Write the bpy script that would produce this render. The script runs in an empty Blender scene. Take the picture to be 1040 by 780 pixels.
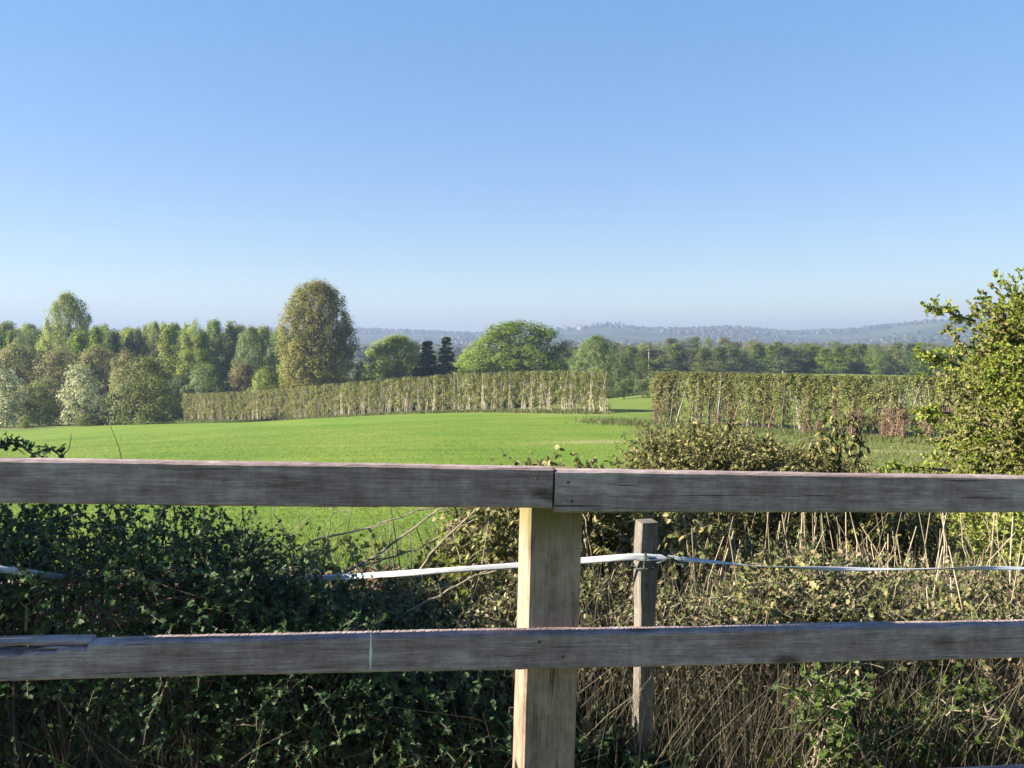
import bpy, math
import numpy as np
from mathutils import Matrix, Vector

SC = bpy.context.scene
COL = SC.collection
R = math.radians

# ------------------------------------------------------------------ camera
F, W0, H0 = 780.0, 1040.0, 780.0
EYE = np.array((0.0, 0.0, 1.5))
PITCH = math.atan(40 / F)
cam = bpy.data.cameras.new("camera")
cam.sensor_width = 36.0
cam.lens = 36.0 * F / W0
cam.clip_start = 0.05
cam.clip_end = 20000
camo = bpy.data.objects.new("camera", cam)
COL.objects.link(camo)
camo.location = EYE
camo.rotation_euler = (math.pi / 2 - PITCH, 0, 0)
SC.camera = camo

# ------------------------------------------------------------------ light
SUN_EL, SUN_BACK = 26.0, 7.0          # degrees: height, and how far behind straight left
sx = -math.cos(R(SUN_BACK)) * math.cos(R(SUN_EL))
sy = -math.sin(R(SUN_BACK)) * math.cos(R(SUN_EL))
sz = math.sin(R(SUN_EL))
world = bpy.data.worlds.new("World")
SC.world = world
world.use_nodes = True
wn = world.node_tree
wn.nodes.clear()
wo = wn.nodes.new("ShaderNodeOutputWorld")
wb = wn.nodes.new("ShaderNodeBackground")
sky = wn.nodes.new("ShaderNodeTexSky")
sky.sky_type = 'NISHITA'
sky.sun_disc = False
sky.sun_elevation = R(SUN_EL)
sky.sun_rotation = R(270 - SUN_BACK)
sky.altitude = 60
sky.air_density = 1.0
sky.dust_density = 0.0
sky.ozone_density = 3.0
hs = wn.nodes.new("ShaderNodeHueSaturation")
hs.inputs['Saturation'].default_value = 1.95
hs.inputs['Hue'].default_value = 0.514
gm = wn.nodes.new("ShaderNodeGamma")
gm.inputs['Gamma'].default_value = 0.42
wn.links.new(sky.outputs[0], gm.inputs['Color'])
wn.links.new(gm.outputs[0], hs.inputs['Color'])
wn.links.new(hs.outputs[0], wb.inputs['Color'])
wb.inputs['Strength'].default_value = 0.107
wn.links.new(wb.outputs[0], wo.inputs['Surface'])

sunl = bpy.data.lights.new("sun", 'SUN')
sunl.energy = 5.0
sunl.angle = R(0.5)
sunl.color = (1.0, 0.90, 0.74)
suno = bpy.data.objects.new("sun", sunl)
COL.objects.link(suno)
suno.rotation_euler = Vector((sx, sy, sz)).to_track_quat('Z', 'Y').to_euler()

SC.view_settings.view_transform = 'Standard'
SC.view_settings.look = 'None'
SC.view_settings.exposure = 2.2
SC.view_settings.gamma = 1.0
SC.view_settings.use_curve_mapping = False
SC.cycles.use_denoising = True
SC.cycles.max_bounces = 8
SC.cycles.transparent_max_bounces = 8
SC.cycles.volume_bounces = 0
SC.cycles.volume_step_rate = 8

# ------------------------------------------------------------------ helpers
rng = np.random.default_rng(11)


def at(px, py, depth):
    """point seen at photo pixel (px, py), at ground distance depth ahead"""
    kx, ky = (px - W0 / 2) / F, (H0 / 2 - py) / F
    d = np.array((kx, math.cos(PITCH) + ky * math.sin(PITCH), -math.sin(PITCH) + ky * math.cos(PITCH)))
    return EYE + d * (depth / d[1])


def unit(v):
    return v / np.maximum(np.linalg.norm(v, axis=-1, keepdims=True), 1e-9)


def smooth(a, b, x):
    t = np.clip((x - a) / (b - a), 0, 1)
    return t * t * (3 - 2 * t)


class Geo:
    def __init__(self):
        self.v, self.f, self.n = [], [], 0

    def add(self, V, F_, mat=0):
        V = np.asarray(V, float).reshape(-1, 3)
        F_ = np.asarray(F_, int)
        if len(F_) == 0:
            return
        self.f.append((F_ + self.n, mat))
        self.v.append(V)
        self.n += len(V)

    def build(self, name, mats, parent=None, shade_smooth=False, link=True):
        me = bpy.data.meshes.new(name)
        V = np.concatenate(self.v)
        me.vertices.add(len(V))
        me.vertices.foreach_set("co", V.astype(np.float32).ravel())
        loops = np.concatenate([f.ravel() for f, _ in self.f])
        sizes = np.concatenate([np.full(len(f), f.shape[1]) for f, _ in self.f])
        mi = np.concatenate([np.full(len(f), m) for f, m in self.f])
        me.loops.add(len(loops))
        me.loops.foreach_set("vertex_index", loops.astype(np.int32))
        me.polygons.add(len(sizes))
        st = np.concatenate(([0], np.cumsum(sizes)[:-1]))
        me.polygons.foreach_set("loop_start", st.astype(np.int32))
        me.polygons.foreach_set("loop_total", sizes.astype(np.int32))
        me.polygons.foreach_set("material_index", mi.astype(np.int32))
        me.polygons.foreach_set("use_smooth", np.full(len(sizes), shade_smooth))
        for m in (mats if isinstance(mats, (list, tuple)) else [mats]):
            me.materials.append(m)
        me.update(calc_edges=True)
        o = bpy.data.objects.new(name, me)
        if link:
            COL.objects.link(o)
        if parent is not None:
            o.parent = parent
        return o


def tag(o, label=None, cat=None, group=None, kind=None):
    if label: o["label"] = label
    if cat: o["category"] = cat
    if group: o["group"] = group
    if kind: o["kind"] = kind
    return o


def empty(name, loc, rz=0):
    o = bpy.data.objects.new(name, None)
    COL.objects.link(o)
    o.empty_display_size = 0.2
    o.location = loc
    o.rotation_euler = (0, 0, rz)
    return o


def perp(d):
    a = np.where(np.abs(d[..., 2:3]) < 0.9, np.array((0, 0, 1.0)), np.array((1.0, 0, 0)))
    u = unit(np.cross(d, a))
    return u, np.cross(d, u)


def tubes(geo, P, rad, sides=4, mat=0):
    """P (n,m,3) paths, rad (n,m)"""
    P = np.asarray(P, float)
    rad = np.asarray(rad, float)
    n, m, _ = P.shape
    d = unit(np.gradient(P, axis=1))
    dm = unit(d.mean(axis=1, keepdims=True)) * np.ones((1, m, 1))
    u, _ = perp(dm)
    u = unit(u - (u * d).sum(-1, keepdims=True) * d)
    w = np.cross(d, u)
    a = np.arange(sides) * 2 * np.pi / sides
    V = P[:, :, None, :] + rad[:, :, None, None] * (np.cos(a)[:, None] * u[:, :, None, :] + np.sin(a)[:, None] * w[:, :, None, :])
    idx = np.arange(n * m * sides).reshape(n, m, sides)
    q = np.stack((idx[:, :-1], np.roll(idx, -1, 2)[:, :-1], np.roll(idx, -1, 2)[:, 1:], idx[:, 1:]), -1).reshape(-1, 4)
    geo.add(V, q, mat)


def ribbons(geo, P, wid, side, mat=0):
    """flat blades: P (n,m,3), wid (n,m), side (n,3)"""
    n, m, _ = P.shape
    s = side[:, None, :] * wid[..., None] * 0.5
    V = np.stack((P - s, P + s), 2)
    idx = np.arange(n * m * 2).reshape(n, m, 2)
    q = np.stack((idx[:, :-1, 0], idx[:, :-1, 1], idx[:, 1:, 1], idx[:, 1:, 0]), -1).reshape(-1, 4)
    geo.add(V, q, mat)


LEAF = {
    'diamond': (np.array([(0, 0, 0), (.45, .30, .08), (1, 0, 0), (.45, -.30, .08)]), [np.array([(0, 2, 1), (0, 3, 2)])]),
    'round': (np.array([(0, 0, 0), (.28, .34, .07), (.72, .27, .05), (1, 0, -.06), (.72, -.27, .05), (.28, -.34, .07), (.5, 0, -.03)]),
              [np.array([(0, 6, 2, 1), (0, 5, 4, 6)]), np.array([(6, 3, 2), (6, 4, 3)])]),
    'long': (np.array([(0, 0, 0), (.3, .17, .05), (.7, .13, .02), (1, 0, -.14), (.7, -.13, .02), (.3, -.17, .05), (.5, 0, -.01)]),
             [np.array([(0, 6, 2, 1), (0, 5, 4, 6)]), np.array([(6, 3, 2), (6, 4, 3)])]),
    'lobed': (np.array([(0, 0, 0), (.22, .40, .06), (.42, .20, .03), (.62, .40, .07), (.72, .16, .02), (1, .0, -.05),
                        (.72, -.16, .02), (.62, -.40, .07), (.42, -.20, .03), (.22, -.36, .06), (.5, 0, -.02)]),
              [np.array([(0, 10, 2, 1), (10, 4, 3, 2), (0, 9, 8, 10), (10, 8, 7, 6)]), np.array([(10, 5, 4), (10, 6, 5)])]),
}


def leaves(geo, pos, d, nrm, size, kind='diamond', mat=0):
    T, faces = LEAF[kind]
    d = unit(d)
    s = unit(np.cross(nrm, d))
    nn = np.cross(d, s)
    n = len(pos)
    V = pos[:, None, :] + size[:, None, None] * (T[None, :, 0:1] * d[:, None, :] + T[None, :, 1:2] * s[:, None, :] + T[None, :, 2:3] * nn[:, None, :])
    base = geo.n
    off = np.arange(n)[:, None, None] * len(T)
    first = True
    for fc in faces:
        q = (fc[None] + off).reshape(-1, fc.shape[1])
        if first:
            geo.add(V, q, mat)
            first = False
        else:
            geo.f.append((q + base, mat))


def rnd(n, k=3):
    return rng.normal(size=(n, k))


# ------------------------------------------------------------------ materials
def new_mat(name):
    m = bpy.data.materials.new(name)
    m.use_nodes = True
    nt = m.node_tree
    nt.nodes.clear()
    out = nt.nodes.new("ShaderNodeOutputMaterial")
    return m, nt, out


def node(nt, typ, **kw):
    n = nt.nodes.new(typ)
    for k, v in kw.items():
        if k.startswith('i_'):
            n.inputs[k[2:].replace('_', ' ')].default_value = v
        else:
            setattr(n, k, v)
    return n


def ramp(nt, stops, interp='LINEAR'):
    r = nt.nodes.new("ShaderNodeValToRGB")
    r.color_ramp.interpolation = interp
    el = r.color_ramp.elements
    while len(el) < len(stops):
        el.new(0.5)
    for e, (p, c) in zip(el, stops):
        e.position = p
        e.color = (*c, 1) if len(c) == 3 else c
    return r


def leaf_mat(name, cols, trans=0.35, rough=0.55, spec=0.35):
    m, nt, out = new_mat(name)
    g = node(nt, "ShaderNodeNewGeometry")
    oi = node(nt, "ShaderNodeObjectInfo")
    k = len(cols)
    rp = ramp(nt, [(i / (k - 1), c) for i, c in enumerate(cols)])
    nt.links.new(g.outputs['Random Per Island'], rp.inputs[0])
    hv = node(nt, "ShaderNodeHueSaturation")
    mr = node(nt, "ShaderNodeMapRange", i_To_Min=0.85, i_To_Max=1.15)
    nt.links.new(oi.outputs['Random'], mr.inputs['Value'])
    nt.links.new(mr.outputs[0], hv.inputs['Value'])
    nt.links.new(rp.outputs[0], hv.inputs['Color'])
    p = node(nt, "ShaderNodeBsdfPrincipled", i_Roughness=rough)
    p.inputs['Specular IOR Level'].default_value = spec
    nt.links.new(hv.outputs[0], p.inputs['Base Color'])
    t = node(nt, "ShaderNodeBsdfTranslucent")
    nt.links.new(hv.outputs[0], t.inputs['Color'])
    mx = node(nt, "ShaderNodeMixShader", i_Fac=trans)
    nt.links.new(p.outputs[0], mx.inputs[1])
    nt.links.new(t.outputs[0], mx.inputs[2])
    nt.links.new(mx.outputs[0], out.inputs[0])
    return m


def bark_mat(name, c1, c2, scale=8.0, rough=0.9):
    m, nt, out = new_mat(name)
    tc = node(nt, "ShaderNodeTexCoord")
    no = node(nt, "ShaderNodeTexNoise", i_Scale=scale, i_Detail=6.0, i_Roughness=0.65)
    nt.links.new(tc.outputs['Object'], no.inputs['Vector'])
    rp = ramp(nt, [(0.3, c1), (0.7, c2)])
    nt.links.new(no.outputs[0], rp.inputs[0])
    p = node(nt, "ShaderNodeBsdfPrincipled", i_Roughness=rough)
    p.inputs['Specular IOR Level'].default_value = 0.2
    nt.links.new(rp.outputs[0], p.inputs['Base Color'])
    b = node(nt, "ShaderNodeBump", i_Strength=0.5, i_Distance=0.01)
    nt.links.new(no.outputs[0], b.inputs['Height'])
    nt.links.new(b.outputs[0], p.inputs['Normal'])
    nt.links.new(p.outputs[0], out.inputs[0])
    return m


def wood_mat(name, dark, mid, light, axis='X', algae=None):
    """weathered sawn timber: grain runs along the object's own axis"""
    m, nt, out = new_mat(name)
    tc = node(nt, "ShaderNodeTexCoord")
    oi = node(nt, "ShaderNodeObjectInfo")
    ofs = node(nt, "ShaderNodeVectorMath", operation='SCALE')
    ofs.inputs[0].default_value = (7.3, 3.1, 5.7)
    nt.links.new(oi.outputs['Random'], ofs.inputs['Scale'])
    ad = node(nt, "ShaderNodeVectorMath", operation='ADD')
    nt.links.new(tc.outputs['Object'], ad.inputs[0])
    nt.links.new(ofs.outputs[0], ad.inputs[1])

    def stretched(along, across, detail=6.0, rough=0.6):
        mp = node(nt, "ShaderNodeMapping")
        mp.inputs['Scale'].default_value = (along, across, across) if axis == 'X' else (across, across, along)
        nt.links.new(ad.outputs[0], mp.inputs[0])
        n = node(nt, "ShaderNodeTexNoise", i_Scale=1.0, i_Detail=detail, i_Roughness=rough)
        nt.links.new(mp.outputs[0], n.inputs['Vector'])
        return n
    fine = stretched(13, 300, 8.0, 0.75)
    broad = stretched(4.0, 55, 6.0, 0.7)
    blot = stretched(16, 20, 8.0, 0.75)
    saw = stretched(75, 6, 3.0)
    big = stretched(2.6, 4, 3.0)
    crack = stretched(3.0, 130, 3.0)
    rp = ramp(nt, [(0.41, dark), (0.50, mid), (0.60, light)])
    prev = None
    for n_, wgt in ((fine, .28), (broad, .21), (blot, .28), (saw, .05), (big, .18)):
        mixv = node(nt, "ShaderNodeMath", operation='MULTIPLY_ADD')
        nt.links.new(n_.outputs[0], mixv.inputs[0])
        mixv.inputs[1].default_value = wgt
        if prev: nt.links.new(prev.outputs[0], mixv.inputs[2])
        else: mixv.inputs[2].default_value = 0
        prev = mixv
    nt.links.new(mixv.outputs[0], rp.inputs[0])
    cr = ramp(nt, [(0.30, (0.25, 0.25, 0.25)), (0.36, (1, 1, 1))])
    nt.links.new(crack.outputs[0], cr.inputs[0])
    mu = node(nt, "ShaderNodeMix", data_type='RGBA', blend_type='MULTIPLY')
    mu.inputs[0].default_value = 1.0
    nt.links.new(rp.outputs[0], mu.inputs[6])
    nt.links.new(cr.outputs[0], mu.inputs[7])
    # knots
    mp = node(nt, "ShaderNodeMapping")
    mp.inputs['Scale'].default_value = (3.4, 9, 9) if axis == 'X' else (9, 9, 3.4)
    nt.links.new(ad.outputs[0], mp.inputs[0])
    vo = node(nt, "ShaderNodeTexVoronoi", i_Scale=1.0)
    nt.links.new(mp.outputs[0], vo.inputs['Vector'])
    kr = ramp(nt, [(0.06, (0.25, 0.22, 0.2)), (0.10, (0.55, 0.5, 0.48)), (0.16, (1, 1, 1))])
    nt.links.new(vo.outputs['Distance'], kr.inputs[0])
    mk = node(nt, "ShaderNodeMix", data_type='RGBA', blend_type='MULTIPLY')
    mk.inputs[0].default_value = 0.9
    nt.links.new(mu.outputs[2], mk.inputs[6])
    nt.links.new(kr.outputs[0], mk.inputs[7])
    fib = stretched(5, 420, 3.0)
    fr_ = ramp(nt, [(0.60, (0, 0, 0)), (0.68, (1, 1, 1))])
    nt.links.new(fib.outputs[0], fr_.inputs[0])
    fm = node(nt, "ShaderNodeMath", operation='MULTIPLY')
    nt.links.new(fr_.outputs[0], fm.inputs[0])
    fm.inputs[1].default_value = 0.55
    mf = node(nt, "ShaderNodeMix", data_type='RGBA')
    nt.links.new(fm.outputs[0], mf.inputs[0])
    nt.links.new(mk.outputs[2], mf.inputs[6])
    mf.inputs[7].default_value = (*light, 1)
    col = mf.outputs[2]
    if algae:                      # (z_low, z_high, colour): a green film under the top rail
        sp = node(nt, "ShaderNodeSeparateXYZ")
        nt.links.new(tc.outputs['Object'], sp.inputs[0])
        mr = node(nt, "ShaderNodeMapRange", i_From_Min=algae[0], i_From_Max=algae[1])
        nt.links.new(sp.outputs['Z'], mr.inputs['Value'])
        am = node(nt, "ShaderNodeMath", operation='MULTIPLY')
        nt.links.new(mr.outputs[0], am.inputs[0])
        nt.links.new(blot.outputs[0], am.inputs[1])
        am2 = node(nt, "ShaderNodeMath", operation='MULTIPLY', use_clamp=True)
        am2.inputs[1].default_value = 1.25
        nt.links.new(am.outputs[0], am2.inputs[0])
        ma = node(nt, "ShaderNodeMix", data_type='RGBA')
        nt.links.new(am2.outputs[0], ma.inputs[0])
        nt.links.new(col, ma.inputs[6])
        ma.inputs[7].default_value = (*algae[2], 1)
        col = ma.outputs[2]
    p = node(nt, "ShaderNodeBsdfPrincipled", i_Roughness=0.85)
    p.inputs['Specular IOR Level'].default_value = 0.25
    nt.links.new(col, p.inputs['Base Color'])
    b = node(nt, "ShaderNodeBump", i_Strength=0.8, i_Distance=0.004)
    nt.links.new(mixv.outputs[0], b.inputs['Height'])
    b2 = node(nt, "ShaderNodeBump", i_Strength=0.6, i_Distance=0.004)
    nt.links.new(cr.outputs[0], b2.inputs['Height'])
    nt.links.new(b.outputs[0], b2.inputs['Normal'])
    nt.links.new(b2.outputs[0], p.inputs['Normal'])
    nt.links.new(p.outputs[0], out.inputs[0])
    return m


def plain_mat(name, c, rough=0.6):
    m, nt, out = new_mat(name)
    tc = node(nt, "ShaderNodeTexCoord")
    no = node(nt, "ShaderNodeTexNoise", i_Scale=30.0, i_Detail=4.0)
    nt.links.new(tc.outputs['Object'], no.inputs['Vector'])
    rp = ramp(nt, [(0.3, tuple(x * 0.75 for x in c)), (0.7, c)])
    nt.links.new(no.outputs[0], rp.inputs[0])
    p = node(nt, "ShaderNodeBsdfPrincipled", i_Roughness=rough)
    nt.links.new(rp.outputs[0], p.inputs['Base Color'])
    nt.links.new(p.outputs[0], out.inputs[0])
    return m


M = {}
M['rail'] = wood_mat('weathered_rail', (.105, .076, .066), (.235, .178, .168), (.44, .365, .355), 'X')
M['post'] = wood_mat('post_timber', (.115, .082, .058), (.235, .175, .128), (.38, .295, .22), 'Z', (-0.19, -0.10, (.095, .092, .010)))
M['stake'] = wood_mat('stake_timber', (.060, .051, .045), (.125, .109, .095), (.22, .195, .168), 'Z')
M['tape'] = plain_mat('white_tape', (.46, .48, .52), 0.5)
M['twine'] = plain_mat('dark_twine', (.03, .045, .035), 0.8)
M['nail'] = plain_mat('rusty_nail', (.10, .05, .03), 0.6)
M['splat'] = plain_mat('pale_smear', (.62, .62, .60), 0.8)

# leaf colours (linear, real-world)
M['l_oak'] = leaf_mat('oak_leaf', [(0.13, 0.2, 0.018), (0.18, 0.26, 0.028), (0.23, 0.3, 0.045)], 0.55)
M['l_poplar'] = leaf_mat('poplar_leaf', [(0.17, 0.175, 0.035), (0.245, 0.24, 0.05), (0.32, 0.3, 0.08)], 0.55)
M['l_dark'] = leaf_mat('dark_leaf', [(0.055, 0.085, 0.028), (0.08, 0.115, 0.036), (0.11, 0.14, 0.046)], 0.4)
M['l_needle'] = leaf_mat('needle_leaf', [(0.03, 0.05, 0.022), (0.046, 0.07, 0.032), (0.065, 0.09, 0.042)], 0.1)
M['l_olive'] = leaf_mat('olive_leaf', [(0.13, 0.16, 0.038), (0.18, 0.21, 0.055), (0.23, 0.255, 0.08)], 0.55)
M['l_birch'] = leaf_mat('birch_leaf', [(0.18, 0.235, 0.035), (0.235, 0.29, 0.05), (0.3, 0.33, 0.08)], 0.55)
M['l_blue'] = leaf_mat('sallow_leaf', [(0.11, 0.17, 0.05), (0.155, 0.215, 0.065), (0.19, 0.25, 0.085)], 0.55)
M['l_brown'] = leaf_mat('budding_leaf', [(0.17, 0.16, 0.06), (0.22, 0.205, 0.08), (0.21, 0.225, 0.07)], 0.55)
M['l_orange'] = leaf_mat('copper_leaf', [(0.19, 0.145, 0.06), (0.24, 0.185, 0.07), (0.18, 0.18, 0.06)], 0.5)
M['l_may'] = leaf_mat('may_leaf', [(0.1, 0.14, 0.03), (0.15, 0.2, 0.045), (0.4, 0.42, 0.2), (0.66, 0.66, 0.42), (0.72, 0.7, 0.5)], 0.45)
M['l_hedge'] = leaf_mat('alder_leaf', [(0.145, 0.17, 0.035), (0.19, 0.22, 0.05), (0.25, 0.265, 0.075), (0.28, 0.25, 0.11)], 0.5)
M['l_hedge_dry'] = leaf_mat('sparse_alder_leaf', [(0.21, 0.205, 0.06), (0.22, 0.24, 0.06), (0.28, 0.26, 0.12)], 0.5)
M['l_red'] = leaf_mat('red_twig_leaf', [(0.15, 0.1, 0.06), (0.19, 0.14, 0.07), (0.14, 0.14, 0.045)], 0.3)
# near leaves
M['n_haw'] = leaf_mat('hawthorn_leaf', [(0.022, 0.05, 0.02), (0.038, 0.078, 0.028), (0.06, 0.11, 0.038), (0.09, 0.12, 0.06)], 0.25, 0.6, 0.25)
M['n_ivy'] = leaf_mat('ivy_leaf', [(0.07, 0.09, 0.025), (0.13, 0.14, 0.045), (0.2, 0.19, 0.07), (0.28, 0.235, 0.11)], 0.3, 0.6, 0.25)
M['n_ivydark'] = leaf_mat('evergreen_leaf', [(0.055, 0.068, 0.02), (0.11, 0.115, 0.035), (0.18, 0.17, 0.055), (0.28, 0.24, 0.1)], 0.28, 0.6, 0.25)
M['n_bramble'] = leaf_mat('bramble_leaf', [(0.06, 0.085, 0.022), (0.1, 0.125, 0.04), (0.15, 0.17, 0.055), (0.22, 0.18, 0.1), (0.31, 0.235, 0.15), (0.09, 0.125, 0.03), (0.13, 0.15, 0.05)], 0.3, 0.5, 0.4)
M['n_fresh'] = leaf_mat('fresh_leaf', [(0.035, 0.07, 0.012), (0.06, 0.1, 0.018), (0.095, 0.14, 0.025)], 0.4)
M['n_right'] = leaf_mat('may_tree_leaf', [(0.1, 0.155, 0.02), (0.175, 0.235, 0.028), (0.25, 0.3, 0.045), (0.31, 0.28, 0.07), (0.135, 0.185, 0.04)], 0.45, 0.55, 0.3)
M['n_lime'] = leaf_mat('lime_leaf', [(.15, .19, .03), (.22, .25, .045), (.29, .30, .08)], 0.4)
M['n_dead'] = leaf_mat('dead_leaf', [(.16, .11, .06), (.26, .19, .11), (.36, .28, .18)], 0.35)
M['straw'] = leaf_mat('straw', [(0.078, 0.066, 0.048), (0.135, 0.115, 0.082), (0.215, 0.185, 0.135), (0.11, 0.1, 0.05)], 0.25, 0.7, 0.2)
M['stalk'] = leaf_mat('stalk', [(.20, .16, .10), (.32, .26, .18), (.42, .36, .27)], 0.0, 0.7, 0.2)
M['grass'] = leaf_mat('rough_grass_blade', [(0.075, 0.105, 0.022), (0.105, 0.13, 0.03), (0.155, 0.15, 0.06)], 0.35)
M['crop'] = leaf_mat('crop_blade', [(0.105, 0.16, 0.018), (0.135, 0.193, 0.026), (0.165, 0.21, 0.036)], 0.35)
M['b_grey'] = bark_mat('grey_bark', (.17, .15, .115), (.38, .34, .27), 4)
M['b_pale'] = bark_mat('pale_bark', (.30, .26, .20), (.60, .53, .43), 5)
M['b_brown'] = bark_mat('brown_bark', (.06, .048, .036), (.14, .11, .085), 6)
M['b_red'] = bark_mat('red_bark', (.13, .075, .055), (.27, .17, .13), 6)
M['twig'] = bark_mat('dark_twig', (.045, .034, .028), (.11, .085, .07), 30)
M['twig_pale'] = bark_mat('pale_twig', (.14, .115, .085), (.30, .25, .19), 30)

# ------------------------------------------------------------------ terrain
CTRL = np.array([
    (-30, -20, .3), (0, -20, .3), (30, -20, .3), (-12, 0, 0), (0, 0, 0), (12, 0, 0), (-6, 3, 0), (0, 3, 0), (6, 3, 0),
    (-10, 8, -1.7), (0, 8, -1.7), (10, 8, -1.5), (-10, 14, -3.3), (0, 14, -3.3), (12, 14, -3.0),
    (-14, 24, -4.6), (0, 24, -4.5), (16, 24, -4.3), (-26, 43, -5.6), (-8, 43, -5.1), (8, 43, -5.0), (28, 43, -5.2),
    (-45, 62, -7.4), (-20, 70, -6.5), (0, 66, -5.8), (10.3, 87, -6.2), (-15.8, 103, -7.9), (-54, 134, -11.9),
    (12.9, 72, -5.9), (32, 58, -5.9), (-75, 115, -11.0), (-95, 100, -11.5), (50, 70, -6.0),
    (40, 130, -6.0), (80, 130, -6.0), (16, 110, -6.9), (-36, 145, -13.0), (0, 155, -11.5), (30, 170, -8.5),
    (-110, 160, -14), (-60, 200, -15), (0, 240, -13), (60, 240, -8.0), (130, 240, -8.0), (140, 120, -6), (-160, 100, -13),
    (0, 330, -14), (-200, 300, -16), (200, 300, -10), (200, 0, 0), (-200, 0, -8), (0, -200, 3)], float)


def _phi(r2):
    return np.where(r2 > 1e-9, 0.5 * r2 * np.log(np.maximum(r2, 1e-9)), 0)


def _tps_fit():
    P = CTRL[:, :2] / 100
    n = len(P)
    K = _phi(((P[:, None] - P[None]) ** 2).sum(-1)) + 1e-4 * np.eye(n)
    A = np.zeros((n + 3, n + 3))
    A[:n, :n] = K
    A[:n, n] = 1; A[:n, n + 1:] = P
    A[n, :n] = 1; A[n + 1:, :n] = P.T
    return np.linalg.solve(A, np.concatenate((CTRL[:, 2], np.zeros(3))))


_C = _tps_fit()
RIDGE_PX = np.array([-600, -200, 0, 150, 270, 330, 380, 440, 480, 530, 575, 620, 660, 700, 745, 800, 860, 900, 950, 1040, 1200, 1700])
RIDGE_PY = np.array([336, 336, 338, 337, 335, 334, 335.5, 338, 340, 338, 335, 331.5, 335, 335, 333, 338, 336, 332, 326, 318, 320, 330]) - 1.5


def wav(x, y, seed, k=7):
    g = np.random.default_rng(seed)
    o = 0
    for _ in range(k):
        a = g.uniform(0, 2 * np.pi); f = g.uniform(.5, 1.6); p = g.uniform(0, 6.28)
        o = o + np.sin(f * (np.cos(a) * x + np.sin(a) * y) + p)
    return o / k


HILL_D = 3000.0


def ground(x, y):
    x = np.asarray(x, float); y = np.asarray(y, float)
    sh = x.shape
    X, Y = x.ravel(), y.ravel()
    r = np.hypot(X, Y)
    z = np.full(X.shape, -13.0)
    near = r < 420
    Q = np.stack((X[near], Y[near]), 1) / 100
    zz = np.zeros(len(Q))
    for i, (cx, cy) in enumerate(CTRL[:, :2] / 100):
        zz += _C[i] * _phi((Q[:, 0] - cx) ** 2 + (Q[:, 1] - cy) ** 2)
    n = len(CTRL)
    zz += _C[n] + _C[n + 1] * Q[:, 0] + _C[n + 2] * Q[:, 1]
    w = smooth(240, 400, r[near])
    z[near] = zz * (1 - w) - 13.0 * w
    z += 0.10 * wav(X / 3, Y / 3, 3) * smooth(12, 40, r)
    # far ridge
    far = r > 500
    az = np.arctan2(X[far], np.maximum(Y[far], 1e-3))
    px = 520 + F * np.tan(np.clip(az, -1.2, 1.2))
    py = np.interp(px, RIDGE_PX, RIDGE_PY)
    D = HILL_D + 350 * np.sin(px / 130.0) - 600 * smooth(820, 960, px)
    top = 1.5 + (350 - py) / F * (D * np.cos(az)) + 13
    rr = r[far]
    b = np.where(rr < D, smooth(0, 1, (rr - (D - 1500)) / 1500) ** 1.3, 1 - 0.6 * smooth(0, 1, (rr - D) / 1400))
    roll = wav(X[far] / 260, Y[far] / 260, 8) * 10 * smooth(700, 1500, rr) * (1 - smooth(D - 700, D - 200, rr))
    z[far] += np.maximum(top - 9, 1) * b + roll
    return z.reshape(sh)


def gz(x, y):
    return float(ground(np.array([x]), np.array([y]))[0])


ROW1 = (np.array((10.2, 86.7)), np.array((-57.5, 135.0)))
ROW2 = (np.array((13.7, 71.7)), np.array((36.0, 56.5)))

azs = np.concatenate((np.arange(-180, -44, 3.0), np.arange(-44, 44, 0.13), np.arange(44, 180, 3.0)))
rs = [0.6]
while rs[-1] < 4550:
    rs.append(rs[-1] * (1.035 if rs[-1] < 12 else 1.017) + 0.02)
rs = np.array(rs)
A_, R_ = np.meshgrid(np.radians(azs), rs)
TX, TY = R_ * np.sin(A_), R_ * np.cos(A_)
TZ = ground(TX, TY)
g = Geo()
nr, na = TX.shape
idx = np.arange(nr * na).reshape(nr, na)
nx = np.roll(idx, -1, 1)
quad = np.stack((idx[:-1], idx[1:], nx[1:], nx[:-1]), -1).reshape(-1, 4)
V = np.stack((TX, TY, TZ), -1).reshape(-1, 3)
V = np.concatenate((V, [(0, 0, gz(0, 0))]))
g.add(V, quad)
fan = np.stack((np.full(na, nr * na), idx[0], nx[0]), -1)
g.f.append((fan, 0))


def side_of(P, Q, x, y):
    """signed distance, positive to the left of P->Q"""
    d = unit((Q - P)[None])[0]
    return d[0] * (y - P[1]) - d[1] * (x - P[0])


vx, vy = V[:, 0], V[:, 1]
n1 = wav(vx / 2.2, vy / 2.2, 21) + 0.6 * wav(vx / .7, vy / .7, 22)
row1d = side_of(ROW1[0], ROW1[1], vx, vy)                       # positive on the near side
edge_r = side_of(np.array((7.5, 44.0)), np.array((11.0, 68.0)), vx, vy)
crop = smooth(2.2, 3.4, row1d + n1 * .5) * smooth(-0.6, 1.2, edge_r + n1) * smooth(15, 19, vy + n1)
crop *= 1 - smooth(112, 114, np.hypot(vx, vy) - 14 * smooth(-20, -60, vx) + n1)
row2d = side_of(ROW2[0], ROW2[1], vx, vy)
crop2 = smooth(3, 5, row2d + n1) * (1 - smooth(225, 235, vy)) * smooth(0, 6, vx - 8)
pale = np.exp(-((vx - 6.0 + n1) / 3.6) ** 2 - ((vy - 54 - .25 * (vx - 6) + 0.5 * n1) / 0.9) ** 2)
pale = np.maximum(pale, 0.8 * np.exp(-((vy - 50 - 0.02 * vx + 0.4 * n1) / 0.55) ** 2) * smooth(17, 20, vx))
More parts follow.
